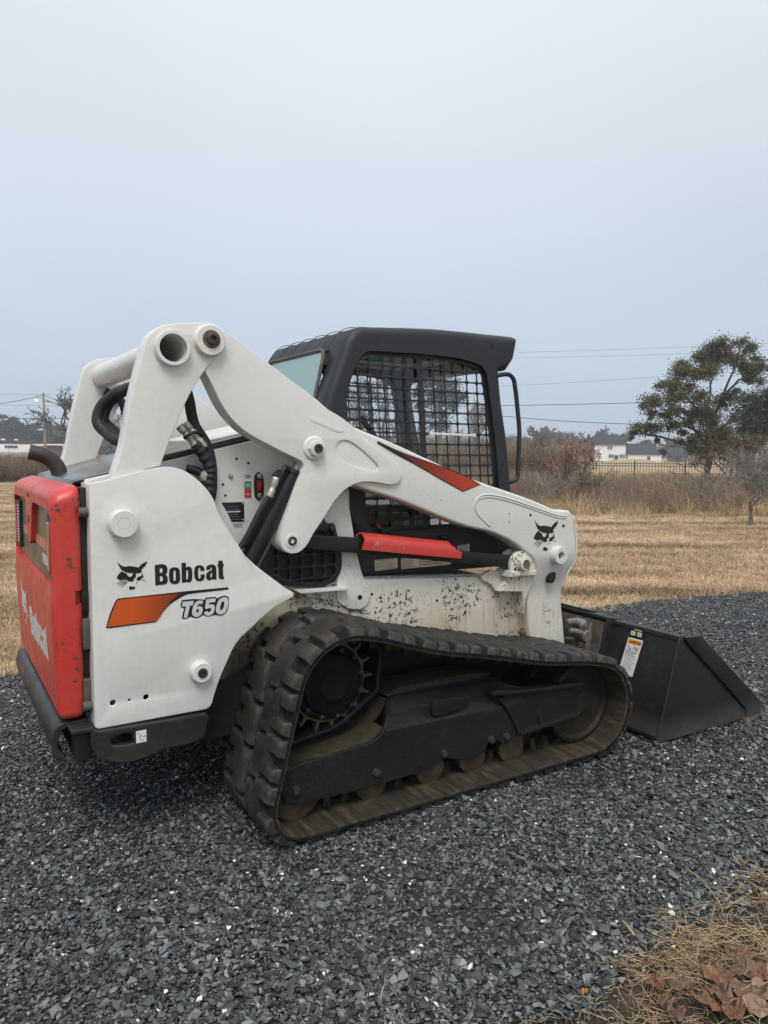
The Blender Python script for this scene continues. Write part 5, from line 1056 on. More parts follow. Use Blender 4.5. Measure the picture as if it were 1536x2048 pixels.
# ---- quick coupler between arm and bucket
QC = empty('quick_coupler'); QC.parent = P
plate('coupler_plate', [(1.90, .12), (1.99, .10), (2.075, .44), (2.01, .47), (1.93, .38)], -.50, .50, DUSTBLK, QC, bev=.008)
for s in (-1, 1):
    def yy(v): return v*s
    tube('coupler_lever', [(1.86, yy(-.56), .553), (1.90, yy(-.56), .552), (1.965, yy(-.555), .531)], lambda t: .016+.006*t, LEVERM, QC, 10)
    tube('coupler_lever', [(1.87, yy(-.57), .507), (1.93, yy(-.57), .492), (1.985, yy(-.565), .465)], lambda t: .016+.006*t, LEVERM, QC, 10)
    lathe_y('lever_end', 1.966, .530, sorted([(yy(-.52), .030), (yy(-.575), .030), (yy(-.58), .024), (yy(-.588), .014), (yy(-.592), .013)]), LEVERM, QC, 20)
    lathe_y('lever_end', 1.986, .464, sorted([(yy(-.52), .033), (yy(-.585), .033), (yy(-.59), .028), (yy(-.59), .016)]), LEVERM, QC, 20)
    hel = [(1.975+.005*math.sin(0)+.020*math.cos(a)+(.0 if 1 else 0)-.028*(a/(2*math.pi*11)), yy(-.555)+.020*math.sin(a), .435-.115*a/(2*math.pi*11)) for a in [2*math.pi*k/10 for k in range(111)]]
    tube('spring', hel, .0042, GRIMEM, QC, 5, 0)
    box('wedge_housing', 1.93, 2.01, yy(-.535), yy(-.46), .10, .44, GRIMEM, QC, .008)
# ================================================================ GROUND
VIEW = Vector((math.sin(math.radians(YAW)), math.cos(math.radians(YAW)))); RIGHT = Vector((math.cos(math.radians(YAW)), -math.sin(math.radians(YAW))))
C2 = CAM_LOC.xy
def polar(P):           # depth and sideways offset from where the photographer stands
    d = P-np.array(C2); return d@np.array(VIEW), d@np.array(RIGHT)
def groundmat():
    m, nt, b = newmat('dead_lawn_soil'); v = geo(nt); vs = geo(nt, (.35, 1, 1))
    rot = N(nt, 'ShaderNodeMapping'); rot.inputs['Rotation'].default_value = (0, 0, math.radians(29)); rot.inputs['Scale'].default_value = (.10, 1, 1)
    g = N(nt, 'ShaderNodeNewGeometry'); nt.links.new(g.outputs['Position'], rot.inputs[0])
    c = mixc(nt, noi(nt, v, 7, 6, .7, .3, .7), (.21, .14, .08), (.47, .345, .21))
    c = mixc(nt, noi(nt, rot.outputs[0], 1.3, 5, .6, .42, .66), c, (.50, .38, .24))
    c = mixc(nt, noi(nt, rot.outputs[0], .7, 4, .6, .55, .75), c, (.21, .145, .085))
    c = mixc(nt, mul(nt, noi(nt, v, .05, 4, .6, .45, .7), .6), c, (.30, .25, .15))
    nt.links.new(c, b.inputs['Base Color']); b.inputs['Roughness'].default_value = .95; b.inputs['Specular IOR Level'].default_value = .1
    bump(nt, b, noi(nt, v, 24, 6, .7, .2, .8), .8, .03); return m
GROUND = groundmat()
def gridsheet(name, x0, x1, y0, y1, nx, ny, zf, m):
    xs = np.linspace(x0, x1, nx+1); ys = np.linspace(y0, y1, ny+1)
    V = [(x, y, zf(x, y)) for y in ys for x in xs]
    F = [(j*(nx+1)+i, j*(nx+1)+i+1, (j+1)*(nx+1)+i+1, (j+1)*(nx+1)+i) for j in range(ny) for i in range(nx)]
    return mesh(name, V, F, m, None, True)
V = [(-900, -900, GZ-.012), (1100, -900, GZ-.012), (1100, 1100, GZ-.012), (-900, 1100, GZ-.012)]
gr = mesh('ground', V, [(0, 1, 2, 3)], GROUND); tag(gr, kind='structure')
# gravel drive: a lane with ragged edges
def far_edge(x): return float(np.interp(x, [-12, -3, -.6, 1.5, 4, 5.2, 6.7, 12, 20], [2.2, 2.0, 1.92, 1.78, 1.58, 1.60, 1.27, .75, -.2]))+.055*mnoise.noise(Vector((x*2.1, 3.3, 0)))+.03*mnoise.noise(Vector((x*7, 1.3, 0)))
def near_edge(x): return float(np.interp(x, [-12, -1, 0, .45, .62, .9, 1.3, 3, 12, 20], [-2.6, -2.1, -1.98, -2.10, -2.06, -2.02, -1.97, -2.1, -2.9, -3.9]))+.05*mnoise.noise(Vector((x*3.1, 8.3, 0)))
m, nt, b = newmat('gravel_bed'); v = geo(nt)
vor = N(nt, 'ShaderNodeTexVoronoi'); vor.inputs['Scale'].default_value = 55; nt.links.new(v, vor.inputs['Vector'])
c = mixc(nt, noi(nt, v, 40, 4, .6, .35, .65), (.007, .0075, .008), (.022, .023, .025))  # bed painted near black to deepen the shade in gaps between stones
nt.links.new(c, b.inputs['Base Color']); b.inputs['Roughness'].default_value = .8; bump(nt, b, vor.outputs['Distance'], .8, .02)
GRAVBED = m
xs = np.linspace(-12, 20, 200); V = []; F = []
for x in xs: V += [(x, near_edge(x), GZ), (x, (near_edge(x)+far_edge(x))/2, GZ), (x, far_edge(x), GZ)]
for i in range(len(xs)-1):
    a = 3*i
    for k in (0, 1): F.append((a+k, a+3+k, a+4+k, a+1+k))
tag(mesh('gravel_drive', V, F, GRAVBED), kind='structure')
# bare soil strip with leaf litter on the near side
m, nt, b = newmat('dark_soil'); v = geo(nt)
c = mixc(nt, noi(nt, v, 30, 6, .7, .35, .7), (.022, .017, .012), (.085, .06, .038)); c = mixc(nt, noi(nt, v, 5, 4, .6, .5, .7), c, (.11, .07, .045))
nt.links.new(c, b.inputs['Base Color']); b.inputs['Roughness'].default_value = .95; bump(nt, b, noi(nt, v, 60, 6, .7, .2, .8), .9, .03)
V = []; F = []
for x in xs: V += [(x, near_edge(x)-1.6, GZ-.004), (x, near_edge(x)+.15, GZ-.004)]
for i in range(len(xs)-1): F.append((2*i, 2*i+2, 2*i+3, 2*i+1))
tag(mesh('soil_verge', V, F, m), kind='structure')
# ---------------------------------------------------------------- scattering: points with their own turn, size and tint; one shared piece per kind
def scatter(name, variants, pos, rot, scl, tint, idx, label=None):
    col = bpy.data.collections.new(name+'_pieces')
    for o in variants: col.objects.link(o)
    me = bpy.data.meshes.new(name); me.vertices.add(len(pos)); me.vertices.foreach_set('co', np.asarray(pos, dtype=np.float32).ravel())
    for nm, ty, ar in (('rot', 'FLOAT_VECTOR', rot), ('scl', 'FLOAT_VECTOR', scl), ('tint', 'FLOAT', tint), ('idx', 'INT', idx)):
        at_ = me.attributes.new(nm, ty, 'POINT'); at_.data.foreach_set('vector' if ty == 'FLOAT_VECTOR' else 'value', np.asarray(ar, dtype=np.int32 if ty == 'INT' else np.float32).ravel())
    ob = link(bpy.data.objects.new(name, me)); tag(ob, kind='stuff')
    ng = bpy.data.node_groups.new(name, 'GeometryNodeTree'); ng.interface.new_socket('Geometry', in_out='INPUT', socket_type='NodeSocketGeometry'); ng.interface.new_socket('Geometry', in_out='OUTPUT', socket_type='NodeSocketGeometry')
    gi = ng.nodes.new('NodeGroupInput'); go = ng.nodes.new('NodeGroupOutput'); io = ng.nodes.new('GeometryNodeInstanceOnPoints')
    ci = ng.nodes.new('GeometryNodeCollectionInfo'); ci.inputs['Collection'].default_value = col; ci.inputs['Separate Children'].default_value = True; ci.inputs['Reset Children'].default_value = True
    def attr(nm, ty):
        n_ = ng.nodes.new('GeometryNodeInputNamedAttribute'); n_.data_type = ty; n_.inputs['Name'].default_value = nm; return n_.outputs[0]
    L = ng.links.new
    m2p = ng.nodes.new('GeometryNodeMeshToPoints'); L(gi.outputs[0], m2p.inputs['Mesh']); L(m2p.outputs[0], io.inputs['Points'])
    L(ci.outputs[0], io.inputs['Instance']); io.inputs['Pick Instance'].default_value = True
    L(attr('idx', 'INT'), io.inputs['Instance Index']); L(attr('rot', 'FLOAT_VECTOR'), io.inputs['Rotation']); L(attr('scl', 'FLOAT_VECTOR'), io.inputs['Scale'])
    L(io.outputs[0], go.inputs[0])
    md = ob.modifiers.new('scatter', 'NODES'); md.node_group = ng
    return ob
def tintmat(name, stops, rough=.7, spec=.4, fac=None, bumps=0):
    m, nt, b = newmat(name); a = N(nt, 'ShaderNodeAttribute', attribute_type='INSTANCER', attribute_name='tint'); r = N(nt, 'ShaderNodeValToRGB')
    el = r.color_ramp.elements
    for i, (p, c) in enumerate(stops):
        e = el[i] if i < 2 else el.new(p)
        e.position = p; e.color = c+(1,)
    nt.links.new(a.outputs['Fac'], r.inputs[0]); c = r.outputs[0]
    if fac:
        c = mixc(nt, noi(nt, coords(nt), fac, 4, .6, .3, .7, 0, .45), c, (.012, .012, .012) if fac < 1000 else c)
    nt.links.new(c, b.inputs['Base Color']); b.inputs['Roughness'].default_value = rough; b.inputs['Specular IOR Level'].default_value = spec
    if bumps: bump(nt, b, noi(nt, coords(nt), 3, 4, .6, .2, .8), bumps, .1)
    return m
def hide(me_name, V, F, m, smooth=False):
    me = bpy.data.meshes.new(me_name); me.from_pydata([tuple(v) for v in V], [], [tuple(f) for f in F]); setmat(me, m); me.update()
    return bpy.data.objects.new(me_name, me)
STONEM = tintmat('slate_chip', [(0, (.017, .0182, .0195)), (.45, (.047, .0505, .0535)), (.80, (.115, .123, .128)), (.955, (.20, .208, .214)), (.965, (.13, .10, .065)), (.980, (.15, .115, .075)), (.984, (.62, .60, .56)), (1, (.74, .73, .70))], .37, .5)
def chips(n):
    out = []
    for k in range(n):
        bm = bmesh.new(); fl = random.uniform(.28, .6); el = random.uniform(.55, .95)
        for i in range(11):
            v_ = Vector((random.gauss(0, 1), random.gauss(0, 1), random.gauss(0, 1))).normalized()*random.uniform(.8, 1.05)
            bm.verts.new((v_.x*.5, v_.y*.5*el, v_.z*.5*fl))
        bmesh.ops.convex_hull(bm, input=bm.verts); 
        loose = [v_ for v_ in bm.verts if not v_.link_faces]; bmesh.ops.delete(bm, geom=loose, context='VERTS')
        me = bpy.data.meshes.new('chip'); bm.to_mesh(me); bm.free(); me.materials.append(STONEM); out.append(bpy.data.objects.new('chip_%02d' % k, me))
    return out
def wedge(n, d0, d1, half=38, power=1.0):
    """random ground points in the sector the camera can see (and a step to each side of it)"""
    d = np.sqrt(RNG.uniform(d0**2, d1**2, n)); a = RNG.uniform(-1, 1, n)*math.radians(half)
    dep = d; lat = np.tan(a)*d*1.0+RNG.uniform(-.8, .8, n)
    return np.array(C2)+dep[:, None]*np.array(VIEW)+lat[:, None]*np.array(RIGHT), dep
fe = np.vectorize(far_edge); ne = np.vectorize(near_edge)
bxs = np.linspace(-12, 20, 1200); FE = fe(bxs); NE = ne(bxs)
pts = []
for d0, d1, dens in ((.9, 3.2, 14000), (3.2, 5.0, 9800), (5.0, 8.0, 5800), (8.0, 13.0, 2500)):
    areaw = (d1**2-d0**2)*math.tan(math.radians(38))+1.6*(d1-d0); n = int(areaw*dens)
    q, dep = wedge(n, d0, d1); lo = np.interp(q[:, 0], bxs, NE); hi = np.interp(q[:, 0], bxs, FE)
    edge = RNG.normal(0, .05, len(q)); k = (q[:, 1] > lo+edge) & (q[:, 1] < hi-.03+edge*.7)
    q = q[k]; dep = dep[k]; pts.append(np.c_[q, dep])
pts = np.concatenate(pts); n = len(pts)
size = np.exp(RNG.normal(math.log(.0124), .38, n))*(1+.05*np.clip(pts[:, 2]-3, 0, 6)); size = np.clip(size, .006, .042)
big = np.clip((1.6+pts[:, 1]*-1.0-1.0)/1.5, 0, 1)           # coarser stone towards the near edge of the drive
size *= 1+.30*big
z = GZ+RNG.uniform(-.1, .45, n)*size+.012*np.array([mnoise.noise(Vector((x*1.3, y*1.3, 0))) for x, y in pts[:, :2]])
# press the stones flat under the tracks
rot = np.c_[RNG.normal(0, .31, n), RNG.normal(0, .31, n), RNG.uniform(0, 6.283, n)]
scl = np.c_[size*RNG.uniform(.9, 1.35, n), size*RNG.uniform(.8, 1.1, n), size*RNG.uniform(.8, 1.2, n)]
tint = RNG.uniform(0, 1, n); t_big = np.array([mnoise.noise(Vector((x*.8, y*.8, 5))) for x, y in pts[:, :2]])
tint = np.where(tint < .955, np.clip(tint+t_big*.10, 0, .955), tint)
white = RNG.uniform(0, 1, n) < .0060; tint = np.where(tint > .956, np.where(RNG.uniform(0, 1, n) < .68, .5, tint), tint); tint = np.where(white, .995, tint)
scl = np.where(white[:, None], np.clip(scl*.85, 0, .019), scl)
scatter('gravel_stones', chips(14), np.c_[pts[:, :2], z], rot, scl, tint, RNG.integers(0, 14, n))
# ---------------------------------------------------------------- grass
GRASSM = tintmat('dead_grass_blade', [(0, (.20, .135, .078)), (.3, (.37, .265, .16)), (.65, (.54, .405, .26)), (1, (.68, .545, .375))], .8, .2)
def tufts(nv, blades, h, w, spread, lean_, nm, mat_):
    out = []
    for k in range(nv):
        V, F = [], []
        for i in range(blades):
            a = random.uniform(0, 6.283); r = spread*math.sqrt(random.random()); x, y = r*math.cos(a), r*math.sin(a)
            d = random.uniform(0, 6.283); L = h*random.uniform(.45, 1.15); le = random.uniform(*lean_)
            dx, dy = math.cos(d), math.sin(d); px_, py_ = -dy, dx; ww = w*random.uniform(.6, 1.3); i0 = len(V)
            z1 = L*.55*math.cos(le*.6); o1 = L*.55*math.sin(le*.6); z2 = z1+L*.45*math.cos(le*1.5); o2_ = o1+L*.45*math.sin(min(le*1.5, 1.7))
            V += [(x-px_*ww, y-py_*ww, -.01), (x+px_*ww, y+py_*ww, -.01), (x+dx*o1+px_*ww*.7, y+dy*o1+py_*ww*.7, z1), (x+dx*o1-px_*ww*.7, y+dy*o1-py_*ww*.7, z1), (x+dx*o2_, y+dy*o2_, max(.002, z2))]
            F += [(i0, i0+1, i0+2, i0+3), (i0+3, i0+2, i0+4)]
        out.append(hide('%s_%02d' % (nm, k), V, F, mat_))
    return out
def onlawn(q, dep):
    hi = np.interp(q[:, 0], bxs, FE); k = q[:, 1] > hi+RNG.normal(.0, .05, len(q))
    return q[k], dep[k]
LP = []
for d0, d1, dens in ((4, 8, 210), (8, 12, 150), (12, 19, 80), (19, 30, 34), (30, 60, 7)):
    n = int(((d1**2-d0**2)*math.tan(math.radians(38))+1.6*(d1-d0))*dens); q, dep = wedge(n, d0, d1); q, dep = onlawn(q, dep); LP.append(np.c_[q, dep])
LP = np.concatenate(LP); n = len(LP)
nz_ = np.array([mnoise.noise(Vector(((x*math.cos(.51)-y*math.sin(.51))*.28, (x*math.sin(.51)+y*math.cos(.51))*1.5, 0))) for x, y in LP[:, :2]])
nz2 = np.array([mnoise.noise(Vector((x*1.7, y*1.7, 4))) for x, y in LP[:, :2]])
s = (1+.018*LP[:, 2])*RNG.uniform(.7, 1.25, n)*(1+.25*nz2)
scatter('dead_lawn_grass', tufts(8, 46, .055, .0022, .085, (.3, 1.5), 'tuft', GRASSM), np.c_[LP[:, :2], np.full(n, GZ-.012)], np.c_[np.zeros(n), np.zeros(n), RNG.uniform(0, 6.283, n)], np.c_[s*1.15, s*1.15, s*RNG.uniform(.7, 1.2, n)], np.clip(.52+.75*nz_+.28*nz2+RNG.normal(0, .16, n), 0, 1), RNG.integers(0, 8, n))
# straws and roots on the verge, bottom right
STRAWM = tintmat('straw', [(0, (.16, .10, .055)), (.5, (.36, .26, .14)), (1, (.58, .46, .28))], .7, .3)
def straws(nv):
    out = []
    for k in range(nv):
        V, F = [], []
        for i in range(9):
            p = Vector((random.uniform(-.05, .05), random.uniform(-.05, .05), random.uniform(.004, .02))); d = Vector((random.gauss(0, 1), random.gauss(0, 1), random.uniform(-.1, .30))).normalized(); w = random.uniform(.0004, .0010)
            prev = None
            for j in range(5):
                sd_ = d.cross(Vector((0, 0, 1))).normalized()*w; i0 = len(V); V += [p-sd_, p+sd_, p+Vector((0, 0, w*1.6))]
                if prev is not None:
                    for a in range(3): F.append((prev+a, prev+(a+1) % 3, i0+(a+1) % 3, i0+a))
                prev = i0; p = p+d*random.uniform(.012, .03); d = (d+Vector((random.gauss(0, .3), random.gauss(0, .3), random.gauss(-.12, .2)))).normalized(); p.z = max(p.z, .003)
        out.append(hide('straw_%02d' % k, V, F, STRAWM))
    return out
q = []
while len(q) < 560:
    x = random.uniform(-.2, 2.3); e = near_edge(x); y = e-abs(random.gauss(0, .22))-.02+random.gauss(0, .04)
    dens = mnoise.noise(Vector((x*2.6, y*2.6, 2)))
    if x < .55 and random.random() > .35: continue
    if dens > -.25+random.gauss(0, .22): q.append((x, y))
q = np.array(q); n = len(q); s = RNG.uniform(.35, .85, n)
scatter('verge_straw', straws(8), np.c_[q, GZ+RNG.uniform(-.004, .014, n)], np.c_[RNG.normal(0, .12, n), RNG.normal(0, .12, n), RNG.uniform(0, 6.283, n)], np.c_[s, s, s], np.clip(RNG.normal(.66, .27, n), 0, 1), RNG.integers(0, 8, n))
# fallen leaves on the verge: each one a thing
def leafmat(name, c):
    m, nt, b = newmat(name); v = coords(nt); cc = mixc(nt, noi(nt, v, 40, 5, .65, .3, .7), tuple(x*.55 for x in c), tuple(x*1.3 for x in c)); nt.links.new(cc, b.inputs['Base Color']); b.inputs['Roughness'].default_value = .6; return m
LEAFM = [leafmat('dead_leaf_brown', (.13, .073, .045)), leafmat('dead_leaf_russet', (.17, .078, .042)), leafmat('dead_leaf_tan', (.24, .155, .10))]
YELM = leafmat('yellow_leaf', (.55, .30, .02))
def leafmesh(sz, seed, m, lob=5):
    r_ = random.Random(seed); V = [(0, 0, .012)]; K = 22
    for k in range(K):
        a = 6.283*k/K; r = sz*(.74+.20*abs(math.cos(a*lob/2+.4))+r_.uniform(-.07, .07)); V.append((r*math.cos(a), r*.72*math.sin(a), .010+.35*r*math.cos(a+.6)**2+r_.uniform(-.006, .010)))
    V2 = [(x*.5, y*.5, .012+r_.uniform(-.004, .010)) for x, y, z in V[1:]]
    o = len(V); V += V2; F = []
    for k in range(K): j = (k+1) % K; F += [(0, o+k, o+j), (o+k, 1+k, 1+j, o+j)]
    me = bpy.data.meshes.new('leaf'); me.from_pydata(V, [], F); me.materials.append(m); return me
spots = [(.663, -2.203, .040, 0), (.782, -2.235, .046, 1), (.797, -2.316, .05, 0), (.654, -2.294, .040, 1), (.557, -2.26, .030, 0), (.76, -2.367, .045, 2), (.695, -2.339, .038, 1), (.652, -2.103, .022, 1), (.567, -2.221, .03, 0), (.57, -2.066, .016, 1), (.905, -2.167, .022, 0), (.757, -2.166, .018, 2), (.9, -2.287, .04, 1), (.86, -2.26, .045, 0), (.60, -2.165, .026, 1), (.72, -2.285, .042, 0), (.83, -2.35, .05, 2), (.93, -2.23, .035, 1)]
LEAFO = []
kindw = ['brown', 'russet', 'tan']
for i, (x, y, sz, mi_) in enumerate(spots):
    o = bpy.data.objects.new('dead_leaf', leafmesh(sz*1.15, i, LEAFM[mi_], random.choice((3, 5)))); link(o); o.location = (x, y, GZ+.012); o.rotation_euler = (random.gauss(0, .16), random.gauss(0, .16), random.uniform(0, 6.28))
    LEAFO.append((mi_, (o.location.xy-C2).dot(RIGHT)/(o.location.xy-C2).dot(VIEW), o))
ORD = ['first', 'second', 'third', 'fourth', 'fifth', 'sixth', 'seventh', 'eighth', 'ninth', 'tenth']
for k in range(3):
    for i, (_, _, o) in enumerate(sorted([t for t in LEAFO if t[0] == k], key=lambda t: t[1])):
        tag(o, 'curled %s dead leaf on the straw verge, %s %s leaf from the left' % (kindw[k], ORD[i], kindw[k]), 'dead leaf', 'dead leaves on the verge')
o = bpy.data.objects.new('yellow_leaf', leafmesh(.011, 77, YELM, 3)); link(o); o.location = (.398, -2.095, GZ+.022); tag(o, 'tiny bright yellow leaf at the edge of the gravel', 'leaf')
def twig(pts, r, label):
    o = tube('twig', pts, r, STRAWT, None, 6, 4); tag(o, label, 'twig')
STRAWT = simple('dry_twig', (.34, .25, .14), .8, 0, .3, 60)
twig([(.732, -1.935, .012), (.722, -1.96, .016), (.708, -2.0, .012)], .0042, 'thick pale broken stalk lying across the gravel edge beside the straw')
twig([(-.103, -1.861, .02), (-.085, -1.845, .05), (-.055, -1.82, .035)], .0018, 'thin pale stalk rising out of the gravel at the bottom edge')
twig([(1.05, -2.06, .008), (1.068, -2.04, .014), (1.123, -1.946, .02), (1.148, -1.909, .012), (1.156, -1.844, .014)], .002, 'long bent root straggling out over the gravel from the verge')
# ================================================================ TREES, BRUSH, FAR BUILDINGS
def barkmat(name, c, rough=.9):
    m, nt, b = newmat(name); v = geo(nt, (6, 6, 1.5)); cc = mixc(nt, noi(nt, v, 3, 5, .65, .3, .7), tuple(x*.6 for x in c), tuple(x*1.3 for x in c)); nt.links.new(cc, b.inputs['Base Color']); b.inputs['Roughness'].default_value = rough; return m
BARKT = barkmat('warm_grey_bark', (.105, .092, .08)); BARKG = barkmat('grey_bark', (.15, .135, .12)); BARKD = barkmat('dark_bark', (.055, .047, .04)); BARKP = barkmat('pale_twig', (.22, .185, .16)); BARKR = barkmat('brown_twig', (.14, .095, .07))
def leafvar(name, stops):
    m, nt, b = newmat(name); g = N(nt, 'ShaderNodeNewGeometry'); r = N(nt, 'ShaderNodeValToRGB'); el = r.color_ramp.elements
    for i, (p, c) in enumerate(stops):
        e = el[i] if i < 2 else el.new(p)
        e.position = p; e.color = c+(1,)
    nt.links.new(g.outputs['Random Per Island'], r.inputs[0]); nt.links.new(r.outputs[0], b.inputs['Base Color']); b.inputs['Roughness'].default_value = .75; b.inputs['Specular IOR Level'].default_value = .2
    return m
LOLIVE = leafvar('olive_foliage', [(0, (.055, .056, .028)), (.5, (.11, .108, .052)), (.85, (.155, .14, .072)), (1, (.19, .14, .075))])
LDARK = leafvar('dark_foliage', [(0, (.034, .042, .032)), (.6, (.062, .072, .052)), (1, (.10, .10, .068))])
LBROWN = leafvar('brown_foliage', [(0, (.09, .06, .03)), (.5, (.15, .10, .05)), (1, (.10, .095, .05))])
LRED = leafvar('russet_foliage', [(0, (.17, .07, .03)), (.6, (.29, .12, .05)), (1, (.33, .19, .10))])
LPINE = leafvar('pine_foliage', [(0, (.05, .066, .044)), (.6, (.095, .11, .07)), (1, (.15, .15, .09))])
LFAR = leafvar('far_pine_foliage', [(0, (.028, .036, .032)), (.6, (.048, .058, .048)), (1, (.075, .08, .06))])
def limb(V, F, p, q, r0, r1, n=5, bow=None, segs=4, rj=.05):
    p, q = Vector(p), Vector(q); L = (q-p).length; prev = None
    b = Vector(bow) if bow else Vector((random.gauss(0, .08), random.gauss(0, .08), random.gauss(0, .05)))*L
    pts_ = [p.lerp(q, i/segs)+b*4*(i/segs)*(1-i/segs)+(Vector((random.gauss(0, rj), random.gauss(0, rj), random.gauss(0, rj)))*L*.5 if 0 < i < segs else Vector()) for i in range(segs+1)]
    for i, c in enumerate(pts_):
        d = (pts_[min(i+1, segs)]-pts_[max(i-1, 0)]).to_track_quat('Z', 'Y'); r = r0+(r1-r0)*i/segs; i0 = len(V)
        for k in range(n): V.append(c+d @ Vector((r*math.cos(6.283*k/n), r*math.sin(6.283*k/n), 0)))
        if prev is not None:
            for k in range(n): F.append((prev+k, prev+(k+1) % n, i0+(k+1) % n, i0+k))
        prev = i0
    return pts_
def grow(V, F, p, d, L, r, lev, spread, upb, kids, tips, minr=.004, shrink=.68):
    q = p+d*L; pts_ = limb(V, F, p, q, r, r*.62, 5 if lev > 2 else 4 if lev > 1 else 3, None, 3 if lev > 1 else 2)
    if lev == 0: tips.append(q); return
    for k in range(kids):
        t = random.uniform(.35, 1.0) if k else 1.0; i = min(len(pts_)-2, int(t*(len(pts_)-1))); b = pts_[i].lerp(pts_[i+1], t*(len(pts_)-1)-i)
        nd = (d+Vector((random.gauss(0, 1), random.gauss(0, 1), random.gauss(0, .7)+upb))*spread).normalized()
        grow(V, F, b, nd, L*shrink*random.uniform(.75, 1.2), max(minr, r*(.62 if k == 0 else .5)), lev-1, spread, upb, kids, tips, minr, shrink)
def leaves(V, F, c, r, n, sz, flat_=.75):
    for i in range(n):
        v_ = Vector((random.gauss(0, 1), random.gauss(0, 1), random.gauss(0, 1))); v_ = v_*r*.66; v_.z *= flat_; p = Vector(c)+v_
        a = Vector((random.gauss(0, 1), random.gauss(0, 1), random.gauss(0, .8))).normalized(); b = a.cross(Vector((random.gauss(0, 1), random.gauss(0, 1), random.gauss(0, 1)))).normalized()
        s_ = sz*random.uniform(.5, 1.3); i0 = len(V); V += [p-a*s_, p+b*s_*.55, p+a*s_, p-b*s_*.5]; F.append((i0, i0+1, i0+2, i0+3))
def cluster_tree(name, base, clusters, label, cat, lm, bm_, trunk_r, limbs, dens, sz, depth=.8, twigs=2, z0=GZ):
    root = empty(name, (base[0], base[1], z0)); tag(root, label, cat)
    bd = Vector((base[0]-C2.x, base[1]-C2.y, 0)).normalized(); rt = Vector((bd.y, -bd.x, 0))
    V, F = [], []; LV, LF = [], []
    W_ = max(abs(c[0]) for c in clusters); Hh = max(c[1] for c in clusters)
    nodes = []
    for path, r0, r1 in limbs:           # (u, depth, z) polylines
        P_ = [rt*u+bd*dd+Vector((0, 0, zz)) for u, dd, zz in path]
        for i in range(len(P_)-1):
            a = r0+(r1-r0)*i/(len(P_)-1); b = r0+(r1-r0)*(i+1)/(len(P_)-1); pl = limb(V, F, P_[i], P_[i+1], a, b, 7, None, 4, .03)
            if i > 0 or len(P_) == 2: nodes += [(x, b) for x in pl]
            else: nodes += [(x, b) for x in pl[2:]]
    for (u, z, r) in clusters:
        dd = random.gauss(0, 1)*depth*max(.35, 1-abs(u)/(W_*1.25)); c = rt*u+bd*dd+Vector((0, 0, z-z0))
        nd, nr = min(nodes, key=lambda k: (k[0]-c).length+max(0, k[0].z-c.z+.2)*1.5)
        limb(V, F, nd, c, min(nr*.6, .05), .012, 4, (0, 0, .08), 4, .06)
        for t in range(twigs*5):
            e = c+Vector((random.gauss(0, 1), random.gauss(0, 1), random.gauss(.2, .6))).normalized()*r*random.uniform(.6, 1.1); limb(V, F, nd.lerp(c, random.uniform(.55, 1)), e, .011, .004, 3, None, 3)
        for t in range(max(2, int(5*r/.4))):
            o_ = Vector((random.gauss(0, 1), random.gauss(0, 1), random.gauss(0, .7))).normalized()*r*random.uniform(.25, .85)
            leaves(LV, LF, c+o_, r*random.uniform(.5, .85), int(dens*r*random.uniform(.5, 1.3)), sz)
    mesh('trunk', V, F, bm_, root, True); mesh('crown', LV, LF, lm, root)
    return root
random.seed(21)
b_, cl_ = W['oak']
cluster_tree('evergreen_tree', b_, cl_, 'tall olive-green evergreen with open spreading crown beside the fence', 'tree', LOLIVE, BARKT, .3,
    [([(0, 0, 0), (.05, 0, 1.2), (.12, 0, 2.2)], .19, .15), ([(.12, 0, 2.2), (.10, .1, 3.1), (.55, .15, 4.3), (.8, .1, 5.1), (1.05, 0, 5.8)], .10, .03), ([(.1, 0, 2.3), (-.15, -.1, 3.7), (-.05, 0, 4.7), (.05, .1, 5.9)], .085, .025),
     ([(0, 0, 2.0), (-.9, -.2, 2.8), (-1.8, -.3, 3.5)], .10, .03), ([(0, 0, 1.6), (-1.2, .2, 2.0), (-2.4, .3, 2.4), (-3.1, .2, 2.6)], .09, .025), ([(-.1, 0, 3.0), (-.9, 0, 4.0), (-1.6, 0, 4.7)], .08, .025), ([(.4, 0, 4.0), (1.1, -.1, 4.9), (1.9, 0, 5.2)], .07, .02), ([(.1, 0, 2.5), (.9, .1, 3.3), (1.5, 0, 3.8)], .07, .02), ([(0, 0, 1.4), (-.8, -.3, 1.7), (-1.7, -.2, 1.9)], .06, .02)], 640, .048, .9)
b_, cl_ = W['dark']
cluster_tree('dark_evergreen', b_, cl_, 'dense dark evergreen behind the tall olive tree at the right edge', 'tree', LDARK, BARKD, .25, [([(0, 0, 0), (0, 0, 2), (.1, 0, 4.4)], .22, .05), ([(0, 0, 1.5), (.9, 0, 2.8), (1.4, 0, 4.2)], .12, .03), ([(0, 0, 1.6), (-.5, 0, 3.2)], .09, .03)], 360, .055, .9)
b_, cl_ = W['brown']
cluster_tree('brown_shrub', b_, cl_, 'brownish bush under the tall olive evergreen', 'shrub', LBROWN, BARKR, .1, [([(0, 0, 0), (.1, 0, 1.2)], .08, .04), ([(0, 0, 0), (-.6, 0, 1.2)], .06, .03), ([(0, 0, 0), (.8, 0, 1.7)], .06, .03)], 200, .05, .6)
b_, cl_ = W['pine']
cluster_tree('pine_tree', b_, cl_, 'grey-green pine seen through the front half of the cab', 'tree', LPINE, BARKG, .2, [([(.3, 0, 0), (.3, 0, 3), (.25, 0, 6.4)], .2, .05)], 170, .075, .7)
b_, cl_ = W['pine2']
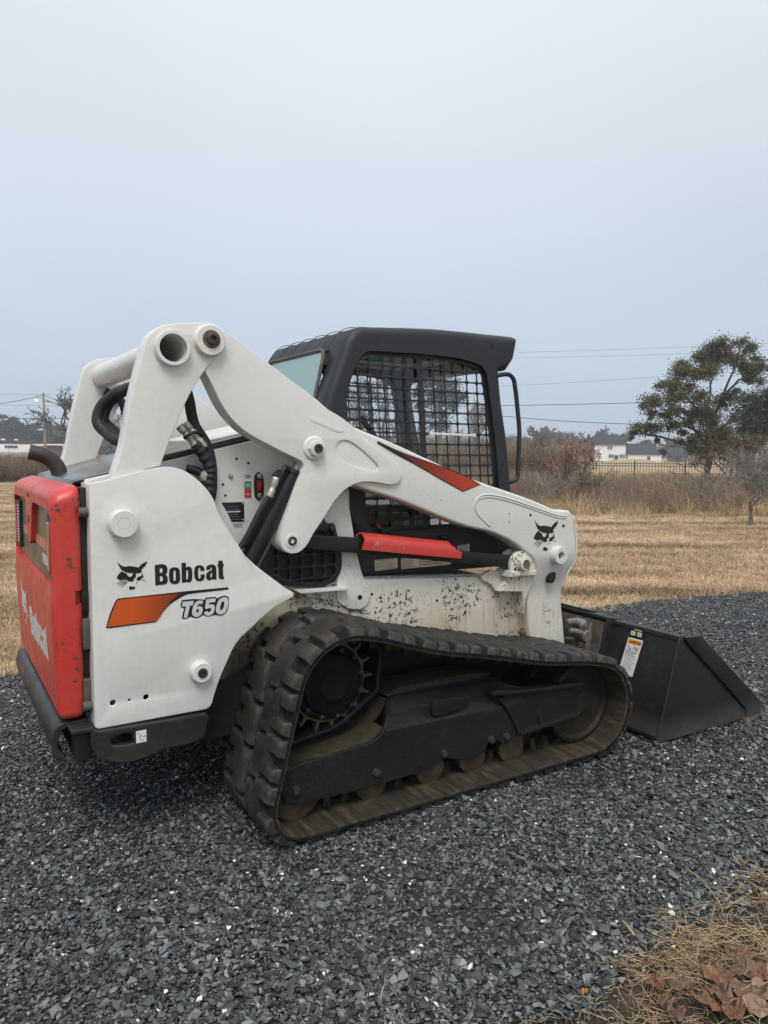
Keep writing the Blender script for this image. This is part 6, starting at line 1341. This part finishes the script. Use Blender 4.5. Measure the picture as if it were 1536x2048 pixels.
cluster_tree('pine_tree', b_, cl_, 'smaller pine seen through the rear half of the cab screen', 'tree', LPINE, BARKR, .2, [([(.6, 0, 0), (.55, 0, 3), (.5, 0, 5.6)], .15, .04)], 130, .075, .7)
def bare(name, base, H, label, cat, mat_, seed, group=None, lev=5, spread=.42, upb=.35, kids=3, r=None, minr=.01, width=1.0, z0=GZ, stems=1, shrink=.68, tf=.30):
    random.seed(seed); root = empty(name, (base[0], base[1], z0)); tag(root, label, cat, group)
    V, F, tips = [], [], []
    r = r or H*.022
    for s_ in range(stems):
        d = Vector((random.gauss(0, .10+.25*(stems > 1)), random.gauss(0, .10+.25*(stems > 1)), 1)).normalized()
        grow(V, F, Vector((random.gauss(0, .08)*(stems > 1), random.gauss(0, .08)*(stems > 1), 0)), d, H*tf, r, lev, spread, upb, kids, tips, minr, shrink)
    zm = max(v.z for v in V); k = H/zm
    V = [Vector((v.x*k*width, v.y*k*width, v.z*k)) for v in V]; tips = [Vector((t.x*k*width, t.y*k*width, t.z*k)) for t in tips]
    o = mesh('branches', V, F, mat_, root)
    return root, tips, o
bt_ = W['baretrees']
bare('bare_tree', bt_[0][0], bt_[0][1], 'leafless spreading tree behind the raised rear links, left of the machine', 'tree', BARKG, 5, lev=6, spread=.5, upb=.22, kids=3, minr=.014, width=1.5)
bare('bare_tree', bt_[1][0], bt_[1][1], 'leafless tree seen between the two white rear links', 'tree', BARKG, 8, lev=5, spread=.5, upb=.22, kids=3, minr=.016, width=1.1)
bare('bare_tree', (9.7, 46.0), 4.2, 'low leafless tree seen under the cross tube between the links', 'tree', BARKP, 12, lev=5, spread=.5, upb=.2, kids=3, minr=.012, width=1.2)
for i, (bs, top) in enumerate(W['cabwoods']):
    lab = ['tall bare tree behind the far end of the seat, seen through the cab', 'second tall bare tree seen through the rear of the cab screen', 'bare tree showing between the seat and the cab roof', 'low bare tree behind the seat back', 'thin forked bare tree at the front edge of the cab window', 'slender bare sapling beside the forked tree in the cab window', 'low far bare tree through the middle of the front cab screen', 'lowest far bare tree through the front cab screen', 'bare tree against the rear cab post', 'bare tree beside the pine in the cab window'][i]
    bare('bare_tree', bs, top, lab, 'tree', (BARKR, BARKP, BARKG)[i % 3], 40+i, lev=5, spread=.36 if i < 4 else .3, upb=.5, kids=3, minr=.014, width=.9)
# woodland scrub beyond the cab
random.seed(31)
b_ = W['smalltree']
root, tips, o = bare('small_bare_tree', b_, 1.78, 'small gnarled leafless tree at the lawn edge on the far right', 'tree', BARKG, 4, lev=6, spread=.62, upb=.22, kids=3, r=.017, minr=.0017, width=1.35, shrink=.80, stems=1, tf=.13)
b_ = W['redshrub']
root, tips, o = bare('russet_shrub', b_, 2.0, 'many-stemmed shrub holding russet leaves in front of the fence', 'shrub', BARKR, 14, lev=4, spread=.45, upb=.35, kids=3, r=.028, minr=.004, width=1.05, stems=4)
LV, LF = [], []
for t in tips:
    if t.z > 1.0 and random.random() < .75: leaves(LV, LF, t, .11, 7, .035)
mesh('leaves', LV, LF, LRED, root)
shr = [((15.1, 11.6), 1.0, 'low dark twiggy bush left of the russet shrub'), ((18.3, 10.4), .95, 'tangled grey bush in the dry grass right of the russet shrub'), ((13.6, 11.9), 1.35, 'bare thicket stems close to the cab handle'), ((21.8, 11.0), .9, 'grey bramble mound below the fence'), ((20.6, 5.9), 1.25, 'pale twiggy bush behind the small gnarled tree'), ((17.2, 13.8), 1.5, 'upright bare shrub behind the russet one'), ((22.8, 7.4), 1.5, 'pale bare thicket beside the brown bush at the right'), ((18.3, 8.3), 2.0, 'large hazy pale thicket right behind the small gnarled tree'), ((19.6, 9.9), 1.9, 'tall pale thicket between the gnarled tree and the olive evergreen'), ((13.9, 10.9), .8, 'low reddish twiggy mound at the lawn edge by the cab')]
for i, (b_, H, lab) in enumerate(shr): bare('bare_shrub', b_, H, lab, 'shrub', (BARKR, BARKG, BARKP)[i % 3], 60+i, None, 4, .6, .25, 3, .016, .0035 if H < 1.8 else .0055, 1.25 if H < 1.8 else 1.5, stems=5 if H < 1.8 else 7)
# brush belt
BRUSHM = tintmat('dry_brush', [(0, (.12, .09, .068)), (.35, (.22, .17, .13)), (.6, (.30, .235, .165)), (.72, (.44, .315, .175)), (1, (.60, .46, .28))], .85, .1)
def stems(nv, cnt, h, nm):
    out = []
    for k in range(nv):
        V, F = [], []
        for i in range(cnt):
            p = Vector((random.gauss(0, .16), random.gauss(0, .16), 0)); d = Vector((random.gauss(0, .32), random.gauss(0, .32), 1)).normalized(); L = h*random.uniform(.5, 1.1); limb(V, F, p, p+d*L, .0055, .0018, 3, Vector((random.gauss(0, .12), random.gauss(0, .12), 0))*L, 3)
            for j in range(5):
                t = random.uniform(.3, .95); b = p+d*L*t; e = b+Vector((random.gauss(0, .6), random.gauss(0, .6), random.uniform(.1, .9))).normalized()*L*random.uniform(.15, .38); limb(V, F, b, e, .003, .0014, 3, None, 2)
        out.append(hide('%s_%02d' % (nm, k), V, F, BRUSHM))
    return out
fr = np.array([(40, -7), (22, 4.4), (16.7, 7.4), (12.6, 9.7), (9.8, 12.4), (8.6, 15)])
def belt_pts(n, w0, w1):
    t = RNG.uniform(0, 1, n); seg = np.r_[0, np.cumsum(np.hypot(*np.diff(fr, axis=0).T))]; seg /= seg[-1]
    x = np.interp(t, seg, fr[:, 0]); y = np.interp(t, seg, fr[:, 1]); w = RNG.uniform(w0, w1, n); nrm = np.array((.5, .866))
    return np.c_[x+nrm[0]*w, y+nrm[1]*w]
n1, n2 = 1700, 5200
A_ = belt_pts(n1, -.25, 3.0); B_ = belt_pts(n2, .1, 14)
nn = np.array([mnoise.noise(Vector((x*.5, y*.5, 1))) for x, y in A_])
nn2 = np.array([mnoise.noise(Vector((x*1.4, y*1.4, 9))) for x, y in A_])
s = RNG.uniform(.35, 1.15, n1)*(.95+.7*nn+.6*nn2); s = np.clip(s, .15, 1.5)
TALL = tufts(6, 64, .46, .0038, .26, (.2, 1.6), 'talltuft', BRUSHM)
scatter('tall_dry_grass', TALL, np.c_[A_, np.full(n1, GZ-.01)], np.c_[np.zeros(n1), np.zeros(n1), RNG.uniform(0, 6.28, n1)], np.c_[s*1.1, s*1.1, s], np.clip(RNG.normal(.80, .13, n1)+.2*nn, 0, 1), RNG.integers(0, 6, n1))
nn = np.array([mnoise.noise(Vector((x*.33, y*.33, 7))) for x, y in B_]); s = RNG.uniform(.6, 1.1, n2)*(1+.45*nn)
ST = stems(6, 9, .85, 'stems')
scatter('dry_brush', ST, np.c_[B_, np.full(n2, GZ-.01)], np.c_[np.zeros(n2), np.zeros(n2), RNG.uniform(0, 6.28, n2)], np.c_[s*1.1, s*1.1, s*.92], np.clip(RNG.normal(.36, .18, n2)+.25*nn, 0, .72), RNG.integers(0, 6, n2))
# the brown hedge of weeds across the left field, and scrub beyond the cab
def strip_pts(n, a, b, w): t = RNG.uniform(0, 1, n); a, b = np.array(a), np.array(b); p = a+(b-a)*t[:, None]; return p+np.c_[RNG.normal(0, .2, n), RNG.uniform(0, w, n)]
q = strip_pts(3600, (-12, 36), (13, 33.5), 7); n = len(q); s = RNG.uniform(1.0, 1.7, n)
scatter('weed_hedge', ST, np.c_[q, np.full(n, GZ-.01)], np.c_[np.zeros(n), np.zeros(n), RNG.uniform(0, 6.28, n)], np.c_[s*1.5, s*1.5, s*.92], np.clip(RNG.normal(.34, .13, n), 0, .7), RNG.integers(0, 6, n))
q = strip_pts(2600, (11, 34), (30, 27), 9); n = len(q); s = RNG.uniform(1.0, 2.6, n)
scatter('woodland_scrub', ST, np.c_[q, np.full(n, GZ-.01)], np.c_[np.zeros(n), np.zeros(n), RNG.uniform(0, 6.28, n)], np.c_[s*1.4, s*1.4, s*1.15], np.clip(RNG.normal(.36, .2, n), 0, .75), RNG.integers(0, 6, n))
# picket fence
FENCEM = simple('black_fence_metal', (.018, .018, .02), .5)
fa, fb = Vector(W['fence'][0]), Vector(W['fence'][1]); fd = (fb-fa); FL = fd.length; fd.normalize(); fang = math.atan2(fd.y, fd.x)
fence = empty('picket_fence', (fa.x, fa.y, GZ)); fence.rotation_euler = (0, 0, fang); tag(fence, 'low black metal picket fence crossing the field beyond the brush', 'fence')
bm = bmesh.new(); bx(bm, -.009, .009, -.009, .009, .05, 1.12); pk = bmesh.ops.create_cone(bm, cap_ends=True, segments=4, radius1=.012, radius2=.001, depth=.05, matrix=Matrix.Translation((0, 0, 1.145)))
pkm = bpy.data.meshes.new('picket'); bm.to_mesh(pkm); bm.free(); pkm.materials.append(FENCEM)
bm = bmesh.new(); bx(bm, -.032, .032, -.032, .032, 0, 1.20); pm = bpy.data.meshes.new('fence_post'); bm.to_mesh(pm); bm.free(); pm.materials.append(FENCEM)
np_ = int(FL/.145)
PPOST = 2.42
for i in range(np_):
    o = bpy.data.objects.new('picket', pkm); link(o, fence); o.location.x = i*.145
for i in range(int(FL/PPOST)+1):
    o = bpy.data.objects.new('fence_post', pm); link(o, fence); o.location.x = .05+i*PPOST
for z in (.14, .92, 1.04): box('rail', 0, FL, -.014, .014, z-.014, z+.014, FENCEM, fence, 0)
# ---- far buildings
SIDING = simple('white_siding', (.82, .82, .82), .6, 0, .03, 2); ROOFD = simple('dark_shingles', (.038, .041, .046), .9, 0, .15, 2, spec=.15); SHUT = simple('dark_shutter', (.03, .032, .036), .6); PANE = simple('dark_pane', (.05, .06, .07), .1); TRIMW = simple('white_trim', (.8, .8, .8), .5); GREYW = simple('grey_metal_wall', (.20, .215, .235), .6); BROWNW = simple('brown_shed_wall', (.10, .085, .07), .8)
def facing(name, pa, pb, label, cat, group=None):
    pa, pb = Vector(pa), Vector(pb); r = empty(name, (pa.x, pa.y, GZ)); d = pb-pa; r.rotation_euler = (0, 0, math.atan2(d.y, d.x)); tag(r, label, cat, group); return r, d.length
def roof_gable(name, x0, x1, y0, y1, z0, z1, m, par, hip=0, ov=.3):
    ym = (y0+y1)/2; V = [(x0-ov, y0-ov, z0), (x1+ov, y0-ov, z0), (x1+ov, y1+ov, z0), (x0-ov, y1+ov, z0), (x0-ov+hip, ym, z1), (x1+ov-hip, ym, z1), (x0-ov, y0-ov, z0-.15), (x1+ov, y0-ov, z0-.15), (x1+ov, y1+ov, z0-.15), (x0-ov, y1+ov, z0-.15)]
    return mesh(name, V, [(0, 1, 5, 4), (2, 3, 4, 5), (1, 2, 5), (3, 0, 4), (6, 7, 1, 0), (7, 8, 2, 1), (8, 9, 3, 2), (9, 6, 0, 3), (9, 8, 7, 6)], m, par)
def win(par, x, z, w, h, y=-.02, shut=True):
    w *= .72 if shut else 1
    f = box('window', x-w/2, x+w/2, y-.06, y+.02, z, z+h, TRIMW, par, 0)
    box('pane', x-w/2+.07, x-.03, y-.075, y-.05, z+.07, z+h-.07, PANE, f, 0); box('pane', x+.03, x+w/2-.07, y-.075, y-.05, z+.07, z+h-.07, PANE, f, 0)
    if shut:
        for s in (-1, 1): box('shutter', x+s*(w/2+.14)-.125, x+s*(w/2+.14)+.125, y-.07, y+.01, z, z+h, SHUT, par, 0)
h, L = facing('white_house', *W['house'][:2], 'two-storey white house with a dark hipped roof across the field', 'house')
zp, ze, z0 = W['house'][2]
box('wall', 0, L, 0, 9, -.2, ze-GZ, SIDING, h, 0); roof_gable('roof', -1.4, L+.2, 0, 9, ze-GZ, zp-GZ, ROOFD, h, 2.4, .35)
win(h, L*.49, 2.72, .72, .95); win(h, L*.535, .75, .72, .95); win(h, L*.90, .75, .72, .95); box('door', L*.66, L*.76, -.06, .02, .0, 1.05, SHUT, h, 0); box('porch_roof', L*.62, L*.79, -1.0, 0, 1.15, 1.38, ROOFD, h, 0)
for x in (L*.63, L*.78): box('porch_post', x-.05, x+.05, -.95, -.85, 0, 1.15, TRIMW, h, 0)
h, L = facing('white_garage', *W['low'][:2], 'long low white garage with a dark roof right of the white house', 'garage')
a_, b2_, c_ = W['low'][2]
box('wall', -2, L, 0, 6, -.2, b2_-GZ, SIDING, h, 0); roof_gable('roof', -2, L, 0, 6, b2_-GZ, a_-GZ-.3, ROOFD, h, 0, .3); box('door', L*.42, L*.55, -.05, .02, 0, b2_-.5, BROWNW, h, 0)
h, L = facing('grey_barn', *W['barnroof'][:2], 'grey-roofed barn behind the white garage', 'barn')
box('wall', 0, L, 0, 9, -.2, W['barnroof'][2][1]+.2, GREYW, h, 0); roof_gable('roof', 0, L, 0, 9, W['barnroof'][2][1]+.2, W['barnroof'][2][0]+.2, ROOFD, h, 0, .4)
h, L = facing('dark_shed', *W['shed'][:2], 'small dark shed at the right end of the farm buildings', 'shed')
box('wall', 0, L, 0, 4, -.2, W['shed'][2][1], BROWNW, h, 0); roof_gable('roof', 0, L, 0, 4, W['shed'][2][1], W['shed'][2][0]+.1, ROOFD, h, 0, .2)
mound = gridsheet('grass_mound', -6, 6, -5, 5, 16, 12, lambda x, y: .75*max(0, 1-(x/6)**2)*max(0, 1-(y/5)**2), GROUND); mound.location = (136.5, 113, GZ-.05); mound.rotation_euler = (0, 0, -.85); tag(mound, kind='structure')
h, L = facing('mobile_home', *W['trailer'][:2], 'long white mobile home at the left edge of the field', 'mobile home')
zz = W['trailer'][4]
box('wall', 0, L, 0, 4, .55, zz[2]-GZ, SIDING, h, .05); box('skirting', .1, L-.1, .15, 3.8, -.1, .52, TRIMW, h, 0); roof_gable('roof', 0, L, 0, 4, zz[2]-GZ, zz[1]-GZ, ROOFD, h, 0, .1)
box('trim_band', 0, L, -.03, 0, .82, .95, GREYW, h, 0)
for x in (L*.60, L*.70): win(h, x, 1.75, 1.35 if x > L*.65 else 1.1, .62, -.02, False)
box('roof_unit', L*.50, L*.57, 1, 2, zz[1]-GZ-.1, zz[1]-GZ+.25, TRIMW, h, 0); box('roof_unit', L*.71, L*.77, 1, 2, zz[1]-GZ-.1, zz[1]-GZ+.2, TRIMW, h, 0)
h, L = facing('carport', W['trailer'][1], W['trailer'][2], 'white-roofed carport at the end of the mobile home', 'carport')
box('roof', -.1, L+.2, -.4, 4, 2.25, 2.62, TRIMW, h, 0); box('wall', .2, L, 2.5, 4, -.1, 2.2, BROWNW, h, 0)
for x in (.1, L): box('carport_post', x-.06, x+.06, -.3, -.18, 0, 2.25, TRIMW, h, 0)
h, L = facing('open_shed', W['trailer'][2], W['trailer'][3], 'low dark open-fronted shed with a white metal roof', 'shed')
box('wall', 0, L, .2, 4, -.1, 2.3, BROWNW, h, 0); box('roof', -.2, L+.6, -.5, 4.2, 2.42, 2.68, TRIMW, h, 0)
h, L = facing('grey_outbuilding', W['trailer'][5], W['trailer'][6], 'small grey metal outbuilding right of the utility pole', 'shed')
box('wall', 0, L, 0, 3, -.1, 1.95, GREYW, h, 0); roof_gable('roof', 0, L, 0, 3, 1.95, 2.45, GREYW, h, 0, .1)
# utility pole with a lit yard lamp
POLEM = simple('weathered_pole', (.24, .19, .155), .85, 0, .2, 3)
pb = W['pole'][0]; pole = empty('utility_pole', (pb[0], pb[1], GZ)); tag(pole, 'weathered wooden utility pole with a lit yard lamp, left of the machine', 'utility pole')
V, F = [], []; limb(V, F, (0, 0, -.1), (0, 0, W['pole'][1][0]), .19, .12, 10, (.05, 0, 0), 5, .0); mesh('pole', V, F, POLEM, pole, True)
lx = Vector(W['pole'][2])-Vector(pb); lz = 8.12
tube('lamp_arm', [(0, 0, lz+.1), (lx.x*.6, lx.y*.6, lz+.32), (lx.x, lx.y, lz+.28)], .03, GREYW, pole, 6)
V, F = [], []; cylv(V, F, (lx.x, lx.y, lz+.30), (lx.x, lx.y, lz+.06), .06, .17, 12); mesh('lamp_hood', V, F, GREYW, pole)
m, nt, b = newmat('lit_lamp'); b.inputs['Base Color'].default_value = (.9, .95, 1, 1); b.inputs['Emission Color'].default_value = (.85, .95, 1, 1); b.inputs['Emission Strength'].default_value = 2.2
bm = bmesh.new(); bmesh.ops.create_uvsphere(bm, u_segments=12, v_segments=8, radius=.19, matrix=Matrix.Translation((lx.x, lx.y, lz-.06)) @ Matrix.Scale(.75, 4, (0, 0, 1))); bmobj('lamp_globe', bm, m, pole, 60)
WIREM = simple('power_cable', (.05, .055, .06), .6)
wl_ = ['highest power line in the sky at the right', 'second power line from the top at the right', 'faint power line halfway down the sky at the right', 'heavy straight power line passing behind the grab handle', 'lowest sagging power line behind the grab handle', 'cable falling left from the utility pole', 'cable falling right from the utility pole', 'level cable crossing low behind the utility pole', 'heavy cable seen through the front of the cab', 'upper faint cable behind the utility pole', 'lower faint cable behind the utility pole']
for i, pts_ in enumerate(W['lines']):
    d = (Vector(pts_[0]).xy-C2).length; r = d/1500*(.60 if i in (3, 4, 8) else .5 if i in (5, 6, 7) else .20)
    a, b_ = Vector(pts_[0]), Vector(pts_[-1])
    if i < 5: pts_ = [tuple(a), pts_[1], tuple(b_), tuple(b_+(b_-Vector(pts_[1]))*1.2)]
    tag(tube('power_line', pts_, r, WIREM, None, 4, 8), wl_[i], 'power line')
# far trees: bare crowns behind the house, pines at the left
for i, (bs, top, wd) in enumerate(W['backtrees']):
    labs = ['far bare brown tree nearest the cab handle', 'widest far bare tree left of the white house', 'far bare tree right of the widest one', 'round far bare tree left of the house roof', 'tall far bare tree rising behind the house roof', 'far bare tree behind the middle of the house roof', 'far bare tree behind the right end of the house roof', 'far bare tree just right of the house', 'far bare tree above the garage roof', 'wide far bare tree behind the dark shed', 'low far bare tree at the right end of the farm', 'far bare tree behind the outbuilding at the left', 'low far bare tree right of the utility pole', 'small far bare tree between the round one and the house']
    bare('far_bare_tree', bs, top+.3, labs[i], 'tree', (BARKR, BARKG)[i % 2], 90+i, None, 5, .5, .42, 4, top*.02, .085, 1.35, shrink=.66)
random.seed(77)
V, F = [], []
for bs, top, wd in W['woodsL']:
    for k in range(16):
        u = random.gauss(0, .42)*wd; zz_ = top*random.uniform(.32, .93)*(1-.22*(abs(u)/wd)); leaves(V, F, (bs[0]+u, bs[1]+random.uniform(0, 4), zz_), wd*random.uniform(.18, .30), 120, .36, .8)
    for k in range(4):
        leaves(V, F, (bs[0]+random.gauss(0, .18)*wd, bs[1], top*.93), wd*.16, 60, .26, .7)
    for k in range(26): leaves(V, F, (bs[0]+random.uniform(-.8, .8)*wd, bs[1]+3, random.uniform(0, top*.5)), 1.5, 30, .5, .8)
wd_ = mesh('pine_woods', V, F, LFAR); tag(wd_, kind='stuff')
# far tree line all round the field
V, F = [], []; random.seed(99)
for k in range(420):
    a = math.radians(random.uniform(-12, 75)); d = random.uniform(300, 360); x, y = C2.x+d*math.sin(a), C2.y+d*math.cos(a)
    hh = 5.2+1.8*mnoise.noise(Vector((a*14, 0, 0)))+random.uniform(-.8, .8)
    for j in range(5): leaves(V, F, (x+random.gauss(0, 2.5), y+random.gauss(0, 2.5), hh*random.uniform(.15, .9)), 2.4, 26, .55, .8)
tl = mesh('distant_woods', V, F, leafvar('far_winter_wood', [(0, (.06, .052, .048)), (.6, (.10, .085, .075)), (1, (.06, .065, .05))])); tag(tl, kind='stuff')
# ---- hazy winter air
HZ = .0011
bm = bmesh.new(); bx(bm, -910, 1110, -910, 1110, GZ-1.0, 15.5); hz = bmobj('haze', bm, [])
m = bpy.data.materials.new('haze_air'); m.use_nodes = True; nt = m.node_tree; nt.nodes.remove(nt.nodes['Principled BSDF'])
pv = N(nt, 'ShaderNodeVolumePrincipled'); pv.inputs['Color'].default_value = (.80, .86, .93, 1); pv.inputs['Density'].default_value = HZ; pv.inputs['Anisotropy'].default_value = .1
nt.links.new(pv.outputs[0], nt.nodes['Material Output'].inputs['Volume']); hz.data.materials.append(m); tag(hz, kind='stuff')
